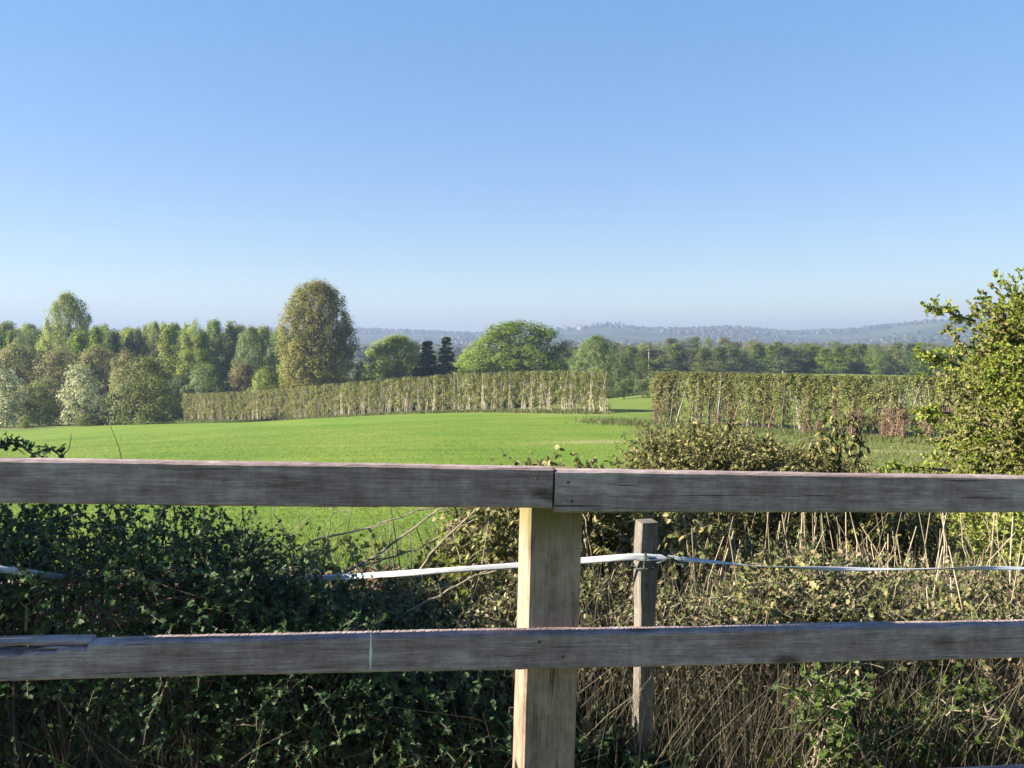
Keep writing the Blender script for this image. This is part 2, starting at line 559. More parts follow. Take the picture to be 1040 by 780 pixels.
pale = np.maximum(pale, 0.35 * np.exp(-((row1d - 3.4 + n1) / 0.9) ** 2) * smooth(-45, -15, vx) * (1 - smooth(8, 14, vx)))
shade = smooth(.0, .6, wav(vx / 30, vy / 30, 31) + .3 * n1)      # patchwork of far fields
ter = g.build('ground', [], None, True)
me = ter.data
for nm, arr in (('crop', np.maximum(crop, .55 * crop2)), ('pale', pale), ('far', smooth(260, 500, np.hypot(vx, vy)))):
    a = me.attributes.new(nm, 'FLOAT', 'POINT')
    a.data.foreach_set('value', arr.astype(np.float32))
tag(ter, kind='structure')


def ground_mat():
    m, nt, out = new_mat('ground_cover')
    tc = node(nt, "ShaderNodeTexCoord")

    def noise(scale, detail=5.0, rough=0.6, sc=None):
        n = node(nt, "ShaderNodeTexNoise", i_Scale=scale, i_Detail=detail, i_Roughness=rough)
        if sc:
            mp = node(nt, "ShaderNodeMapping")
            mp.inputs['Scale'].default_value = sc
            mp.inputs['Rotation'].default_value = (0, 0, R(6))
            nt.links.new(tc.outputs['Object'], mp.inputs[0])
            nt.links.new(mp.outputs[0], n.inputs['Vector'])
        else:
            nt.links.new(tc.outputs['Object'], n.inputs['Vector'])
        return n

    def attr(nm):
        a = node(nt, "ShaderNodeAttribute", attribute_name=nm)
        return a.outputs['Fac']

    def mix(f, a, b):
        x = node(nt, "ShaderNodeMix", data_type='RGBA')
        if hasattr(f, 'node'):
            nt.links.new(f, x.inputs[0])
        else:
            x.inputs[0].default_value = f
        for i, s in ((6, a), (7, b)):
            if hasattr(s, 'node'):
                nt.links.new(s, x.inputs[i])
            else:
                x.inputs[i].default_value = (*s, 1)
        return x.outputs[2]
    nb = noise(0.12, 4)
    nf = noise(2.5, 8, 0.7)
    ns = noise(1.0, 5, 0.6, (0.06, 0.55, 1))      # drilling lines run across
    cr = ramp(nt, [(0.40, (.070, .134, .014)), (0.51, (.100, .165, .020)), (0.62, (.145, .188, .031))])
    sm = node(nt, "ShaderNodeMath", operation='MULTIPLY_ADD')
    nt.links.new(ns.outputs[0], sm.inputs[0]); sm.inputs[1].default_value = 0.42
    s2 = node(nt, "ShaderNodeMath", operation='MULTIPLY_ADD')
    nt.links.new(nf.outputs[0], s2.inputs[0]); s2.inputs[1].default_value = 0.3
    s3 = node(nt, "ShaderNodeMath", operation='MULTIPLY')
    nt.links.new(nb.outputs[0], s3.inputs[0]); s3.inputs[1].default_value = 0.32
    nt.links.new(s3.outputs[0], s2.inputs[2])
    nt.links.new(s2.outputs[0], sm.inputs[2])
    nt.links.new(sm.outputs[0], cr.inputs[0])
    rr = ramp(nt, [(0.3, (.065, .09, .02)), (0.5, (.105, .13, .034)), (0.7, (.17, .165, .065))])
    nt.links.new(nf.outputs[0], rr.inputs[0])
    c = mix(attr('crop'), rr.outputs[0], cr.outputs[0])
    c = mix(attr('pale'), c, (.27, .235, .12))
    nfar = noise(0.006, 3)
    fr = ramp(nt, [(0.42, (.028, .042, .018)), (0.50, (.035, .05, .02)), (0.55, (.055, .075, .028)), (0.66, (.07, .09, .032))])
    nt.links.new(nfar.outputs[0], fr.inputs[0])
    c = mix(attr('far'), c, fr.outputs[0])
    p = node(nt, "ShaderNodeBsdfPrincipled", i_Roughness=0.95)
    p.inputs['Specular IOR Level'].default_value = 0.1
    nt.links.new(c, p.inputs['Base Color'])
    b = node(nt, "ShaderNodeBump", i_Strength=0.6, i_Distance=0.08)
    nt.links.new(nf.outputs[0], b.inputs['Height'])
    nt.links.new(b.outputs[0], p.inputs['Normal'])
    nt.links.new(p.outputs[0], out.inputs[0])
    return m


ter.data.materials.append(ground_mat())

# ------------------------------------------------------------------ haze
zlo = float(V[:, 2].min()) - 1.0
zhi = float(V[:, 2].max()) + 26.0
hz = Geo()
b = 4700.0
hv = np.array([(x, y, z) for z in (zlo, zhi) for y in (-b, b) for x in (-b, b)])
hz.add(hv, [(0, 2, 3, 1), (4, 5, 7, 6), (0, 1, 5, 4), (2, 6, 7, 3), (0, 4, 6, 2), (1, 3, 7, 5)])
mh, nt, out = new_mat('haze_air')
vol = node(nt, "ShaderNodeVolumePrincipled", i_Density=0.00042, i_Anisotropy=0.1)
vol.inputs['Color'].default_value = (0.268, 0.348, 0.525, 1)
nt.links.new(vol.outputs[0], out.inputs['Volume'])
ho = hz.build('haze', mh)
tag(ho, kind='stuff')

# ------------------------------------------------------------------ trees
def limb_paths(a, bpts, m=5, bend=0.15):
    """curved paths from points a (n,3) to bpts (n,3)"""
    n = len(bpts)
    t = np.linspace(0, 1, m)[None, :, None]
    L = np.linalg.norm(bpts - a, axis=1)[:, None, None]
    side = rnd(n)[:, None, :] * bend
    P = a[:, None] * (1 - t) + bpts[:, None] * t
    P = P + side * L * (t * (1 - t)) + np.array((0, 0, -1.0)) * 0.25 * L * (t * (1 - t))
    return P


def crown_points(H, base, Rx, prof, ncl, outer=0.45, Ry=None, amp=1.0):
    t = rng.uniform(0, 1, ncl)
    t = base + (1 - base) * t
    a = rng.uniform(0, 2 * np.pi, ncl)
    lump = 1 + amp * 0.16 * np.sin(3 * a + 9 * t + rng.uniform(0, 6)) + amp * 0.12 * np.sin(5 * a - 14 * t + rng.uniform(0, 6))
    rr = prof((t - base) / (1 - base)) * lump * rng.uniform(0, 1, ncl) ** outer
    return np.stack((Rx * rr * np.cos(a), (Ry or Rx) * rr * np.sin(a), H * t), 1)


def fill_crown(gc, cen, axis_pt, clr, per, leaf, kind='diamond', upbias=0.5, flat=0.75, mat=0):
    n = len(cen) * per
    c = np.repeat(cen, per, 0)
    rad = np.repeat(clr, per)[:, None]
    o = unit(rnd(n)) * rng.uniform(0, 1, (n, 1)) ** .4 * (1 + .12 * rnd(n, 1))
    o[:, 2] *= flat
    pos = c + o * rad
    outw = unit(c - axis_pt)
    nrm = unit(unit(o) * 0.8 + outw * 0.8 + rnd(n) * 0.35 + np.array((0, 0, upbias)))
    d = np.cross(nrm, rnd(n))
    leaves(gc, pos, d, nrm, leaf * rng.uniform(.6, 1.3, n), kind, mat)


def tree_geo(H, Rx, base, prof, ncl, per, leaf, clr, trunk_r, outer=0.45, limbs=0.5, top=0.85, flat=.75, multi=1, kind='diamond', lump=1.0):
    gt, gc = Geo(), Geo()
    cen = crown_points(H, base, Rx, prof, ncl, outer, amp=lump)
    fill_crown(gc, cen, np.array((0, 0, H * (base + (1 - base) * .4))), clr * rng.uniform(.6, 1.35, ncl), per, leaf, kind, flat=flat)
    for k in range(multi):
        m = 8
        z = np.linspace(-0.3, H * top, m)
        off = rnd(1, 2)[0] * (0 if multi == 1 else 0.35 * Rx)
        P = np.stack((off[0] * z / H + np.cumsum(rng.normal(size=m)) * H * .004, off[1] * z / H + np.cumsum(rng.normal(size=m)) * H * .004, z), 1)
        P[0, :2] *= 0.5
        rad = trunk_r / math.sqrt(multi) * (1 - 0.85 * np.linspace(0, 1, m) ** 0.8)
        rad[0] *= 1.35
        tubes(gt, P[None], rad[None], 7)
        pick = rng.permutation(ncl)[:int(ncl * limbs / multi)]
        tgt = cen[pick]
        zz = np.clip(tgt[:, 2] * rng.uniform(.45, .8, len(tgt)), H * base * .6, H * top * .97)
        a = np.stack((np.interp(zz, z, P[:, 0]), np.interp(zz, z, P[:, 1]), zz), 1)
        LP = limb_paths(a, tgt)
        r0 = trunk_r * 0.28 * rng.uniform(.5, 1, len(tgt)) / math.sqrt(multi)
        tubes(gt, LP, r0[:, None] * np.linspace(1, .2, LP.shape[1])[None], 4)
    return gt, gc


def conifer_geo(H, Rx, ncl, leaf):
    gt, gc = Geo(), Geo()
    z = np.linspace(-.3, H, 8)
    tubes(gt, np.stack((0 * z, 0 * z, z), 1)[None], (.018 * H * (1 - .93 * np.linspace(0, 1, 8)))[None], 6)
    lev = rng.uniform(.1, .97, ncl)
    a = rng.uniform(0, 6.28, ncl)
    L = Rx * (1 - lev) ** .8 * rng.uniform(.7, 1.15, ncl) + .25
    t = np.linspace(0, 1, 6)[None, :]
    x = L[:, None] * t
    P = np.stack((x * np.cos(a)[:, None], x * np.sin(a)[:, None], (lev * H)[:, None] - .35 * L[:, None] * t ** 1.3 + .12 * L[:, None] * t ** 4), -1)
    tubes(gt, P, (.012 * H * .3 * (1 - .8 * t)) * np.ones((ncl, 1)), 3)
    for k in range(1, 6):
        n = ncl * 22
        c = np.repeat(P[:, k], 22, 0)
        pos = c + rnd(n) * np.array((.28, .28, .14)) * Rx * .35 * (.15 + 1.2 * (1 - np.repeat(lev, 22)))[:, None]
        out = np.stack((np.cos(np.repeat(a, 22)), np.sin(np.repeat(a, 22)), np.full(n, -.3)), 1)
        leaves(gc, pos, out + rnd(n) * .5, unit(rnd(n) * .5 + np.array((0, 0, 1.0))), leaf * rng.uniform(.6, 1.3, n))
    return gt, gc


def prof_round(t): return np.sqrt(np.clip(1 - (2 * t - 0.86) ** 2 / 1.30, 0, 1))
def prof_egg(t): return np.interp(t, [0, .25, .5, .72, .87, .95, 1], [.70, .92, 1, .93, .72, .48, .22])
def prof_slim(t): return (0.45 + .55 * np.sin(np.pi * np.clip(t * .85 + .1, 0, 1))) * (1.0 - 0.82 * t)
def prof_bush(t): return np.sqrt(np.clip(1 - (t * 1.0) ** 2.3, 0, 1)) * (.85 + .15 * t)


PROTO = {}


def proto(name, H, Rx, geo):
    gt, gc = geo
    t = gt.build('trunk', M['b_grey'], None, True, link=False)
    c = gc.build('crown', M['l_oak'], None, False, link=False)
    cv = np.concatenate(gc.v)
    PROTO[name] = (t.data, c.data, float(np.percentile(cv[:, 2], 99.7)), float(np.percentile(np.hypot(cv[:, 0], cv[:, 1]), 98.5)))


proto('round_a', 16, 8, tree_geo(16, 8, .04, prof_round, 460, 70, .38, 1.2, .42, .36, lump=.6))
proto('round_b', 16, 8, tree_geo(16, 8, .04, prof_round, 400, 70, .38, 1.25, .42, .36, lump=.7))
proto('poplar', 26, 7.2, tree_geo(26, 7.2, .07, prof_egg, 820, 62, .38, .92, .6, .30, .5, .92, 1.5, lump=.25))
proto('slim_a', 14, 3.2, tree_geo(14, 3.2, .10, prof_slim, 110, 60, .34, .95, .16, .6, .6, .95, .9))
proto('slim_b', 14, 3.6, tree_geo(14, 3.6, .15, prof_slim, 80, 65, .36, 1.0, .16, .6, .7, .95, .8))
proto('slim_c', 14, 4.4, tree_geo(14, 4.4, .08, prof_round, 110, 65, .38, 1.15, .2, .5, .6, .9, .9))
proto('bush_a', 7, 4.2, tree_geo(7, 4.2, .02, prof_bush, 160, 75, .26, .85, .12, .4, .5, .7, .8, 3))
proto('bush_b', 7, 4.2, tree_geo(7, 4.2, .02, prof_bush, 120, 85, .28, 1.0, .12, .4, .5, .7, .8, 3))
proto('conifer', 13, 3.4, conifer_geo(13, 3.4, 150, .36))


def set_mat(o, m):
    o.material_slots[0].link = 'OBJECT'
    o.material_slots[0].material = m


def put_tree(name, proto_name, x, y, h, width, leaf, label, cat='tree', group=None, bark='b_grey', sink=0.0, parts=True):
    td, cd, H, Rx = PROTO[proto_name]
    root = empty(name, (x, y, gz(x, y) - sink), rng.uniform(0, 6.28))
    s = (width / (2 * Rx), width / (2 * Rx), h / H)
    for nm, d, m in (('trunk', td, M[bark]), ('crown', cd, M[leaf])):
        o = bpy.data.objects.new(nm, d)
        COL.objects.link(o)
        o.parent = root
        o.scale = s
        set_mat(o, m)
    return tag(root, label, cat, group)


def px_tree(name, proto_name, px, ytop, wpx, dist, leaf, label, **kw):
    p = at(px, ytop, dist)
    z = gz(p[0], p[1])
    return put_tree(name, proto_name, p[0], p[1], max(p[2] - z, 1.0), wpx * dist / F, leaf, label, **kw)


# single trees of the middle distance
px_tree('poplar_tree', 'poplar', 321, 286, 80, 150, 'l_poplar', 'tallest tree, a big egg-shaped yellowish green poplar rising behind the long hedge')
px_tree('oak_tree', 'round_a', 526, 327, 122, 165, 'l_oak', 'broad domed bright green oak standing behind the middle of the hedge')
px_tree('round_tree', 'round_b', 404, 341, 94, 160, 'l_birch', 'low round light green tree beside the dark conifers')
px_tree('round_tree', 'round_b', 606, 341, 58, 150, 'l_blue', 'smaller green tree at the right end of the long hedge, by the gap')
px_tree('small_tree', 'round_b', 478, 354, 40, 175, 'l_oak', 'low light green tree tucked against the left side of the domed oak')
px_tree('fir_tree', 'conifer', 434, 347, 40, 150, 'l_needle', 'left one of the two dark firs behind the hedge', bark='b_brown')
px_tree('fir_tree', 'conifer', 453, 343, 36, 150, 'l_needle', 'right and taller one of the two dark firs behind the hedge', bark='b_brown')
px_tree('evergreen_tree', 'slim_c', 634, 359, 36, 128, 'l_dark', 'left of the two dark evergreens filling the gap between the hedges', bark='b_brown')
px_tree('evergreen_tree', 'slim_c', 653, 363, 34, 124, 'l_dark', 'right of the two dark evergreens filling the gap between the hedges', bark='b_brown')
px_tree('tall_tree', 'round_b', 68, 298, 60, 185, 'l_birch', 'tall rounded tree standing above the wood at far left')
px_tree('bare_tree', 'slim_c', 366, 366, 22, 150, 'l_brown', 'thin brownish tree just right of the tall poplar')

# bushes along the left field edge
for px, yt, w, d, pr, lf, lab in (
        (4, 375, 52, 118, 'bush_a', 'l_may', 'white flowering hawthorn bush cut by the left edge of the picture'),
        (44, 384, 50, 122, 'bush_b', 'l_olive', 'olive green bush between the two flowering hawthorns'),
        (82, 370, 48, 119, 'bush_a', 'l_may', 'white flowering hawthorn bush standing in front of dark bushes'),
        (112, 398, 46, 117, 'bush_b', 'l_dark', 'low dark green bush right of the flowering hawthorn'),
        (147, 362, 80, 116, 'bush_a', 'l_olive', 'big round grey-green bush at the left field edge'),
        (184, 380, 40, 156, 'bush_b', 'l_dark', 'dark bush right of the big round bush'),
        (209, 370, 50, 154, 'bush_a', 'l_blue', 'rounded blue-green bush at the left end of the long hedge'),
        (246, 368, 44, 156, 'bush_a', 'l_orange', 'copper tinted bush behind the left part of the long hedge'),
        (268, 374, 40, 152, 'bush_b', 'l_birch', 'yellow-green bush left of the poplar foot'),
        (190, 396, 26, 150, 'bush_b', 'l_dark', 'small dark bush low beside the end of the long hedge'),
        (26, 422, 18, 112, 'bush_b', 'l_olive', 'tiny pale green bush at the field edge under the hawthorns'),
        (144, 416, 14, 114, 'bush_b', 'l_birch', 'tiny bright bush at the foot of the big round bush'),
        (90, 420, 30, 114, 'bush_b', 'l_olive', 'low straggling bush at the foot of the second hawthorn')):
    px_tree('field_bush', pr, px, yt, w, d, lf, lab, cat='bush')

# brownish scrub, then the wood behind it
for px, yt, w, d in ((-20, 350, 60, 140), (18, 348, 62, 145), (62, 352, 60, 142), (100, 350, 56, 146), (128, 356, 40, 138)):
    px_tree('scrub_tree', 'bush_b', px, yt, w, d, 'l_brown', 'grey-brown half-bare scrub tree behind the flowering hawthorns', group='brown scrub behind the hawthorns')
kinds = ['slim_a', 'slim_b', 'slim_c', 'round_b']
wl = ['l_birch', 'l_birch', 'l_blue', 'l_olive', 'l_oak']
for i in range(110):
    px = -60 + i * 3.45 + rng.uniform(-4, 4)
    top = np.interp(px, [-60, 0, 40, 100, 140, 180, 215, 260, 300, 360], [332, 334, 338, 338, 340, 330, 332, 336, 350, 356]) + abs(rng.normal()) * 9 - 9
    d = rng.uniform(155, 240)
    px_tree('wood_tree', kinds[rng.integers(4)], px, top, rng.uniform(18, 46), d, wl[rng.integers(5)],
            'slender spring-green tree in the wood behind the left bushes', group='trees of the left wood', bark='b_pale' if rng.uniform() < .4 else 'b_grey')

# far belt of trees on the right, beyond the second field
for i in range(104):
    px = 560 + i * 4.6 + rng.uniform(-4, 4)
    if i % 3 == 2:
        d, top, lf = rng.uniform(330, 400), np.interp(px, [560, 640, 700, 760, 960], [352, 346, 341, 345, 348]) + rng.uniform(-2, 4), ['l_brown', 'l_olive'][rng.integers(2)]
    else:
        d, top, lf = rng.uniform(240, 280), np.interp(px, [560, 640, 700, 960], [358, 354, 350, 351]) + rng.uniform(-3, 5), ['l_olive', 'l_olive', 'l_blue', 'l_oak', 'l_dark'][rng.integers(5)]
    px_tree('belt_tree', kinds[rng.integers(3)], px, top, rng.uniform(26, 40), d, lf,
            'dull green tree in the long belt below the hills', group='trees of the far belt')
for i in range(22):
    px = 250 + i * 17 + rng.uniform(-5, 5)
    px_tree('valley_tree', kinds[rng.integers(3)], px, 357 + rng.uniform(-3, 6), rng.uniform(24, 36), rng.uniform(300, 420), ['l_olive', 'l_dark', 'l_oak'][rng.integers(3)],
            'distant dull tree in the valley behind the hedge', group='trees in the valley')
px_tree('field_bush', 'bush_a', 936, 358, 34, 150, 'n_fresh', 'bright green bush on the far field edge beside the ivy-clad tree', cat='bush')


# ------------------------------------------------------------------ the two windbreak rows
def windbreak_geo(H, lo, ncl, per, leaf, clr, nst=5, spread=.55, ragged=.06, low=0.0):
    gt, gc = Geo(), Geo()
    tops = []
    for k in range(nst):
        m = 7
        z = np.linspace(-.2, H * rng.uniform(.86, .99), m)
        bx, tx = rng.uniform(-.6, .6) * (.3 + .12 * k), rng.normal() * spread
        by, ty = rng.normal() * .24, rng.normal() * .28
        t = np.linspace(0, 1, m)
        P = np.stack((bx + (tx - bx) * t ** 1.2 + np.cumsum(rng.normal(size=m)) * .03, by + (ty - by) * t + np.cumsum(rng.normal(size=m)) * .02, z), 1)
        r0 = rng.uniform(.05, .075) if k < 2 else rng.uniform(.022, .045)
        tubes(gt, P[None], (r0 * (1 - .7 * t))[None], 5)
        tops.append(P)
    cen = np.stack((rng.uniform(-.95, .95, ncl), rng.uniform(-.36, .36, ncl), H * (lo + (1 - lo) * rng.uniform(0, 1, ncl) ** .85)), 1)
    q = rng.uniform(size=ncl) < low
    cen[q, 2] = H * rng.uniform(lo * .25, lo, q.sum())
    cen[:, 2] = np.minimum(cen[:, 2], H * (1 - clr * .35 / H) + rng.normal(size=ncl) * ragged)
    fill_crown(gc, cen, np.array((0, 0, H * .5)), clr * rng.uniform(.6, 1.3, ncl), per, leaf, flat=1.0)
    if H > 4:                      # sheared flat on top
        for v in gc.v:
            v[:, 2] = np.minimum(v[:, 2], H * .985 + .05 * np.sin(v[:, 0] * 5))
    pick = rng.permutation(ncl)[:int(ncl * .7)]
    src = np.stack([tops[rng.integers(nst)][rng.integers(1, 6)] for _ in pick])
    LP = limb_paths(src, cen[pick], 4, .2)
    tubes(gt, LP, .016 * np.linspace(1, .35, 4)[None] * np.ones((len(pick), 1)), 3)
    return gt, gc


def row(protos, A, B, n, name, label, group, leafs, bark, hfun, endlabels=()):
    ang = math.atan2(B[1] - A[1], B[0] - A[0])
    for i in range(n):
        t = (i + rng.uniform(-.25, .25)) / (n - 1)
        p = A + (B - A) * t
        td, cd = protos[rng.integers(len(protos))]
        root = empty(name, (p[0], p[1], gz(p[0], p[1])), ang + (math.pi if rng.uniform() < .5 else 0))
        s = hfun(t) / 5.0
        for nm, d, m in (('trunk', td, M[bark[rng.integers(len(bark))]]), ('crown', cd, M[leafs[rng.integers(len(leafs))]])):
            o = bpy.data.objects.new(nm, d)
            COL.objects.link(o)
            o.parent = root
            o.scale = (1.0, 1.0, s * rng.uniform(.985, 1.015))
            set_mat(o, m)
        lab = label
        if i == 0 and endlabels: lab = endlabels[0]
        if i == n - 1 and endlabels: lab = endlabels[1]
        tag(root, lab, 'tree', group)


def wb(n, *a, **k):
    out = []
    for _ in range(n):
        gt, gc = windbreak_geo(*a, **k)
        out.append((gt.build('trunk', M['b_pale'], link=False, shade_smooth=True).data, gc.build('crown', M['l_hedge'], link=False).data))
    return out


row(wb(7, 5.0, .12, 66, 27, .18, .38, nst=11, ragged=.1), ROW1[0], ROW1[1], 61, 'windbreak_tree', 'close-clipped pale-stemmed tree within the long hedge row across the crop field',
    'trees of the long clipped windbreak', ['l_hedge', 'l_hedge', 'l_hedge_dry'], ['b_pale', 'b_grey'], lambda t: np.interp(t, [0, .5, 1], [5.0, 5.1, 5.0]),
    ('pale-stemmed clipped tree ending the long hedge row beside the gap', 'clipped tree ending the long hedge row at the left bushes'))
row(wb(6, 5.0, .56, 92, 28, .17, .34, nst=8, spread=.45, ragged=.1, low=.30), ROW2[0], ROW2[1], 27, 'windbreak_tree', 'thin bare-trunked tree with a clipped top in the open right hedge row',
    'trees of the open right windbreak', ['l_hedge_dry', 'l_hedge', 'l_hedge_dry'], ['b_grey', 'b_brown', 'b_red', 'b_grey'], lambda t: np.interp(t, [0, 1], [5.0, 5.1]),
    ('bushy first tree of the right hedge row beside the gap', 'last tree of the right hedge row, half behind the ivy-clad tree'))

# reddish saplings and low scrub under the second row
gs_t, gs_c = windbreak_geo(2.4, .1, 22, 12, .14, .3, nst=7, spread=.4)
sap = (gs_t.build('stem', M['b_red'], link=False).data, gs_c.build('foliage', M['l_red'], link=False).data)
for i in range(26):
    t = rng.uniform(-.04, 1.0)
    p = ROW2[0] + (ROW2[1] - ROW2[0]) * t + rng.normal(size=2) * .5 + np.array((-.35, -.6))
    root = empty('sapling', (p[0], p[1], gz(p[0], p[1])), rng.uniform(0, 6.28))
    s = rng.uniform(.5, 1.0) * (1.15 if t > .6 else .75)
    for nm, d in (('stem', sap[0]), ('foliage', sap[1])):
        o = bpy.data.objects.new(nm, d); COL.objects.link(o); o.parent = root; o.scale = (s, s, s)
    tag(root, 'reddish brown twiggy sapling at the foot of the right hedge row', 'sapling', 'saplings under the right hedge row')

# rough grass along the foot of the rows and on the track edges
def blades(geo, x, y, h, w, lean=.35, m=3, z=None):
    n = len(x)
    z = ground(x, y) if z is None else z
    a = rng.uniform(0, 6.28, n)
    side = np.stack((np.cos(a), np.sin(a), 0 * a), 1)
    l = rnd(n, 2) * lean
    t = np.linspace(0, 1, m)[None, :]
    P = np.stack((x[:, None] + (l[:, :1] * h[:, None]) * t ** 1.7, y[:, None] + (l[:, 1:] * h[:, None]) * t ** 1.7, z[:, None] - .02 + h[:, None] * t), -1)
    ribbons(geo, P, w[:, None] * (1 - .85 * t), side)


gg = Geo()
n = 16000
t = rng.uniform(0, 1, n)
P = ROW1[0] + (ROW1[1] - ROW1[0]) * t[:, None] + np.stack((rng.normal(size=n) * 1.1, rng.normal(size=n) * 1.1), 1)
blades(gg, P[:, 0], P[:, 1] - .6, rng.uniform(.15, .55, n), np.full(n, .09))
n = 14000
t = rng.uniform(-.25, 1.1, n)
P = ROW2[0] + (ROW2[1] - ROW2[0]) * t[:, None] + np.stack((rng.normal(size=n) * 1.2, rng.normal(size=n) * 1.6 - 1.2), 1)
blades(gg, P[:, 0], P[:, 1], rng.uniform(.12, .5, n), np.full(n, .07))
n = 16000
x, y = rng.uniform(9, 32, n), rng.uniform(30, 62, n)
k = (x > .17 * y)
blades(gg, x[k], y[k], rng.uniform(.06, .25, k.sum()), np.full(k.sum(), .05))
tag(gg.build('rough_grass', M['grass']), kind='stuff')

gg = Geo()
n = 150000
y = 16 + 64 * rng.uniform(0, 1, n) ** 1.9
x = rng.uniform(-.72, .19, n) * y
blades(gg, x, y, rng.uniform(.05, .12, n), np.full(n, .026), .9, 2)
tag(gg.build('crop_grass', M['crop']), kind='stuff')

# ------------------------------------------------------------------ hills: woods, houses, poles
hw = Geo()
base = np.array([(np.cos(a) * np.sin(p), np.sin(a) * np.sin(p), np.cos(p)) for p in (0.01, .7, 1.35, 2.0) for a in np.arange(6) * np.pi / 3 + p])
bq = np.array([(i * 6 + j, (i + 1) * 6 + j, (i + 1) * 6 + (j + 1) % 6, i * 6 + (j + 1) % 6) for i in range(3) for j in range(6)])
n = 16000
az = rng.uniform(-.70, .70, n)
rr = rng.uniform(700, 3500, n)
x, y = rr * np.sin(az), rr * np.cos(az)
keep = (wav(x / 150, y / 150, 41) + .35 * wav(x / 50, y / 50, 42) > -.02) | (rr > 2650)
x, y = x[keep], y[keep]
n = len(x)
z = ground(x, y)
sz_ = rng.uniform(4.5, 9.5, n)
V = base[None] * (sz_[:, None, None] * np.array((1, 1, .95))) * rng.uniform(.75, 1.2, (n, len(base), 1)) + np.stack((x, y, z + sz_ * .55), 1)[:, None]
hw.add(V, (bq[None] + (np.arange(n) * len(base))[:, None, None]).reshape(-1, 4))
M['l_hill'] = leaf_mat('hill_wood', [(.03, .042, .02), (.055, .065, .03), (.08, .085, .04)], 0.1)
tag(hw.build('hill_wood', M['l_hill']), kind='stuff')

pine = tree_geo(20, 4.5, .35, prof_round, 26, 40, 1.3, 2.4, .5)
pd = pine[0].build('trunk', M['b_brown'], link=False).data
pc = pine[1].build('crown', M['l_dark'], link=False).data
for px in (607, 611, 616, 619, 625, 629, 633, 652, 757, 834):
    az = math.atan((px - 520) / F)
    D = HILL_D + 350 * math.sin(px / 130.0) - 30
    x, y = D * math.sin(az), D * math.cos(az)
    root = empty('pine_tree', (x, y, gz(x, y)), rng.uniform(0, 6))
    s = rng.uniform(.8, 1.15)
    for nm, d in (('trunk', pd), ('crown', pc)):
        o = bpy.data.objects.new(nm, d); COL.objects.link(o); o.parent = root; o.scale = (s, s, s * (1.0 if px < 640 else .7))
    tag(root, 'tall dark pine standing up from the skyline of the far hill', 'tree', 'pines on the hill skyline')

M['wall_white'] = plain_mat('rendered_wall', (.36, .34, .31), .8)
M['roof_tile'] = plain_mat('roof_tile', (.16, .10, .08), .8)
M['glass'] = plain_mat('window_glass', (.05, .06, .07), .15)


def box(geo, x0, x1, y0, y1, z0, z1, mat=0):
    V = [(x, y, z) for z in (z0, z1) for y in (y0, y1) for x in (x0, x1)]
    geo.add(V, [(0, 2, 3, 1), (4, 5, 7, 6), (0, 1, 5, 4), (2, 6, 7, 3), (0, 4, 6, 2), (1, 3, 7, 5)], mat)


def make_house(px, dist, w, lab):
    az = math.atan((px - 520) / F)
    x, y = dist * math.sin(az), dist * math.cos(az)
    root = empty('far_house', (x, y, gz(x, y) + 9), -az + rng.uniform(-.4, .4))
    gw = Geo(); box(gw, -w / 2, w / 2, -4, 4, -9, 6)
    gw.add([(-w / 2, -4, 6), (-w / 2, 4, 6), (-w / 2, 0, 9.3), (w / 2, -4, 6), (w / 2, 4, 6), (w / 2, 0, 9.3)], [(0, 1, 2), (3, 5, 4)])
    gw.build('wall', M['wall_white'], root)
    gr = Geo()
    for s in (-1, 1):
        gr.add([(-w / 2 - .4, s * 4.5, 5.7), (w / 2 + .4, s * 4.5, 5.7), (w / 2 + .4, 0, 9.7), (-w / 2 - .4, 0, 9.7)], [(0, 1, 2, 3)])
    box(gr, w * .25, w * .25 + 1.2, -.6, .6, 8.5, 11.2)
    gr.build('roof', M['roof_tile'], root)
    for k in range(3):
        gq = Geo(); box(gq, -w * .36 + k * w * .28, -w * .36 + k * w * .28 + 1.6, -4.06, -4.0, 2.6, 4.4)
        gq.build('window', M['glass'], root)
    tag(root, lab, 'house')


for px, d, w, lab in ((573, 2500, 11, 'leftmost white house among trees on the far hillside'),
                      (588, 2430, 14, 'pair-wide white house second from the left on the far hillside'),
                      (602, 2560, 10, 'white house on the far hillside below the skyline pines')):
    make_house(px, d, w, lab)

for px, yt, d, lab in ((659, 354, 236, 'pale pole standing in front of the tree belt above the dark evergreens'),):
    p = at(px, yt, d)
    z0 = gz(p[0], p[1])
    root = empty('utility_pole', (p[0], p[1], z0))
    gp = Geo(); h = p[2] - z0
    tubes(gp, np.array([[(0, 0, -.3), (0, 0, h * .5), (0, 0, h)]]), np.array([[.11, .09, .07]]), 8)
    gp.build('pole', M['b_pale'], root)
    ga = Geo(); box(ga, -.9, .9, -.18, -.08, h - .5, h - .35)
    ga.build('crossarm', M['b_pale'], root)
    tag(root, lab, 'pole')

# ------------------------------------------------------------------ post-and-rail fence
TH = math.atan(0.1477)
FA = np.array((math.cos(TH), math.sin(TH), 0.0))           # along the fence
FN = np.array((-math.sin(TH), math.cos(TH), 0.0))          # away from the camera
F0 = np.array((0.0, 1.6587, 0.0))


def onfence(px, py, off=0.0):
    d = at(px, py, 1.0) - EYE
    t = ((F0 + FN * off - EYE) @ FN) / (d @ FN)
    return EYE + d * t


fence = empty('post_and_rail_fence', tuple(onfence(557, 600) * np.array((1, 1, 0))))
FB = np.array(fence.location)
tag(fence, 'weathered grey timber post-and-rail fence across the foreground', 'fence')


